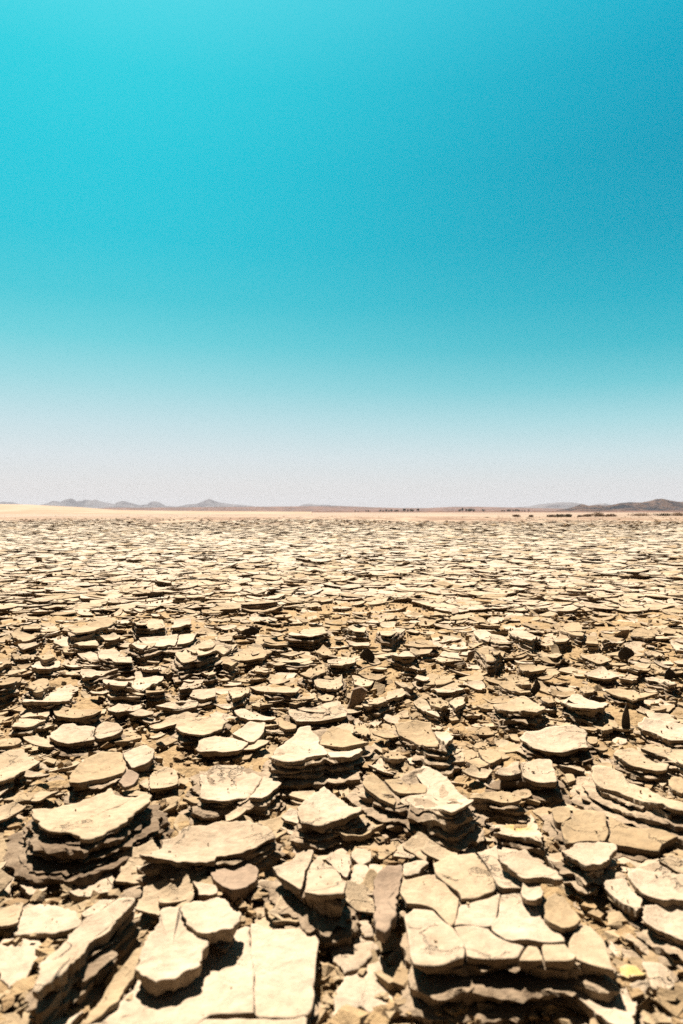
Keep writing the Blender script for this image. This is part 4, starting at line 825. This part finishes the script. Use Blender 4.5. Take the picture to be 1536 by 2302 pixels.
# shrubs and trees
def foliage_mat(name, ca, cb):
    m, n, l, p = new_mat(name); p.inputs['Roughness'].default_value = .9; p.inputs['Specular IOR Level'].default_value = .1
    g = n.new('ShaderNodeNewGeometry'); r = n.new('ShaderNodeValToRGB'); r.color_ramp.elements[0].color = (*ca, 1); r.color_ramp.elements[1].color = (*cb, 1)
    l.new(g.outputs['Random Per Island'], r.inputs[0]); l.new(r.outputs[0], p.inputs['Base Color']); return m
M_olive = foliage_mat('olive_scrub', (.05, .042, .026), (.12, .09, .055))
M_rust = foliage_mat('rusty_scrub', (.10, .058, .032), (.20, .13, .08))
M_tree = foliage_mat('dark_foliage', (.025, .032, .018), (.06, .062, .032))
M_bark = foliage_mat('bark', (.06, .045, .03), (.08, .06, .04))
def crown(rx, ry, rz, cz, n_, ls, seed, dome=True):
    g = np.random.RandomState(seed); mb = MB(); lob = g.uniform(-1, 1, (6, 3))*[.55, .55, .3]
    for k in range(n_):
        d = g.normal(size=3); d /= np.linalg.norm(d); rr_ = g.rand()**.45; q = d*rr_*.62+lob[g.randint(6)]
        if dome and q[2] < -.7: q[2] = -.7
        c = q*[rx, ry, rz]+[0, 0, cz]; a = g.normal(size=3); a /= np.linalg.norm(a); b = np.cross(a, g.normal(size=3)); b /= np.linalg.norm(b); e = ls*g.uniform(.6, 1.4)
        mb.add([c-a*e, c+b*e*.6, c+a*e, c-b*e*.6], [(0, 1, 2, 3)], 0, False)
    return mb
def trunk(h, r, seed, n_=3):
    mb = MB(); g = np.random.RandomState(seed)
    for k in range(n_):
        ang = g.uniform(0, 6.28); tip = np.array([math.cos(ang)*h*.3*(k > 0), math.sin(ang)*h*.3*(k > 0), h*g.uniform(.7, 1)]); rings = []
        for i in range(4):
            t = i/3; c = tip*t*np.array([t, t, 1]); rings.append([c+r*(1-.7*t)*np.array([math.cos(6.28*j/5), math.sin(6.28*j/5), 0]) for j in range(5)])
        lathe(mb, np.array(rings), rings[0][0], np.array(rings[-1]).mean(0), 4)
    return mb
def shrub(label, px0, px1, top, basey, mat, seed):
    d = CAM_H*F/(basey-HZ); x = ((px0+px1)/2-768)/F*d; wd = (px1-px0)/F*d*1.2; h = (basey-top)/F*d
    root = empty('shrub', (x, d, 0)); tag(root, label, 'shrub', 'desert shrubs on the flat')
    crown(wd/2, wd/2.4, h*.9, h*.42, 800, .05, seed).build('foliage', [mat], root); trunk(h*.6, .025, seed, 5).build('stem', [M_bark, M_bark], root)
SH = [('low rusty shrub, leftmost of the small ones on the right flat', 1152, 1170, 1157, 1162.5, M_rust), ('tiny rusty shrub just left of the dark shrub clump', 1190, 1200, 1158, 1163, M_rust),
      ('rusty left shrub of the dark clump on the right flat', 1231, 1250, 1156.5, 1163, M_rust), ('dark olive middle shrub of the clump on the right flat', 1251, 1272, 1155, 1163, M_olive), ('dark olive right shrub of the clump on the right flat', 1272, 1290, 1156.5, 1163.5, M_olive),
      ('small pale rusty shrub between the two larger clumps', 1300, 1308, 1158.5, 1163, M_rust), ('spreading rusty shrub left of the tall rusty one', 1310, 1330, 1156.5, 1162.5, M_rust), ('tallest rusty brown shrub on the right flat', 1327, 1358, 1152.5, 1162, M_rust), ('wide low rusty shrub right of the tallest one', 1354, 1391, 1155, 1162, M_rust),
      ('long low rusty shrub below the dark hill', 1420, 1470, 1154, 1160.5, M_rust), ('low olive shrub right of the long one', 1475, 1510, 1154, 1160.5, M_olive), ('rusty shrub cut by the right picture edge', 1512, 1550, 1153, 1160.5, M_rust)]
for k, q in enumerate(SH): shrub(*q, 300+k)
tr_proto = []
for k in range(3):
    root = empty('desert_tree', (0, 0, 0)); crown(1, 1, .8, 1.0, 420, .12, 400+k, False).build('crown', [M_tree], root); trunk(1.1, .07, 400+k).build('trunk', [M_bark, M_bark], root); tr_proto.append(root)
used = [False]*3
def tree(px, h_px, d, label, grp, k, wf=1.):
    x = (px-768)/F*d; h = h_px/F*d; r = tr_proto[k]
    if used[k]:
        c = r.copy(); C.objects.link(c)
        for ch in r.children:
            e = ch.copy(); C.objects.link(e); e.parent = c
        r = c
    used[k] = True
    r.location = (x, d, .3); r.scale = (h/1.8*wf, h/1.8*wf, h/1.8); r.rotation_euler.z = rnd.uniform(0, 6); tag(r, label, 'tree', grp)
j = 0
for grp, label, xs_, hh in (('trees at the left end of the far tree line', 'the tiny trees in the leftmost sparse group', (800, 806, 824, 829), 4.5),
                            ('trees left of the middle tree group', 'the low trees in the row right of centre', (856, 863, 869, 876, 882, 889, 894), 6),
                            ('trees of the taller tree group', 'the taller trees ending the row right of centre', (910, 919, 924, 928, 941), 9),
                            ('trees on the small knoll', 'the dark trees on the small knoll', (1035, 1042, 1050, 1055, 1060, 1066, 1088), 9),
                            ('trees of the right tree row', 'the tree row left of the dark hill', (1129, 1135, 1142, 1148, 1154, 1161, 1168, 1175, 1182, 1190), 6.5)):
    for i_, x in enumerate(xs_):
        nth = 'leftmost' if i_ == 0 else 'rightmost' if i_ == len(xs_)-1 else ORD[i_]
        tree(x+rnd.uniform(-1, 1), hh*rnd.uniform(.8, 1.25), 720+rnd.uniform(-30, 30), f'{nth} {"" if i_ in (0, len(xs_)-1) else "from the left "}of {label}', grp, j % 3, rnd.uniform(.5, .95)); j += 1

# ------------------------------------------------------------------ haze
mb = MB(); q = np.array([(x, y, z) for x in (-5600, 5600) for y in (-300, 5400) for z in (-3, 95)], float); mb.add(q, cf, 0, False)
hm = bpy.data.materials.new('haze_air'); hm.use_nodes = True; hn = hm.node_tree; hn.nodes.clear()
ou = hn.nodes.new('ShaderNodeOutputMaterial'); pv = hn.nodes.new('ShaderNodeVolumePrincipled'); pv.inputs['Color'].default_value = (.50, .54, .64, 1); pv.inputs['Density'].default_value = .00009; pv.inputs['Anisotropy'].default_value = 0
hn.links.new(pv.outputs[0], ou.inputs['Volume'])
o = mb.build('haze', [hm]); tag(o, kind='stuff')
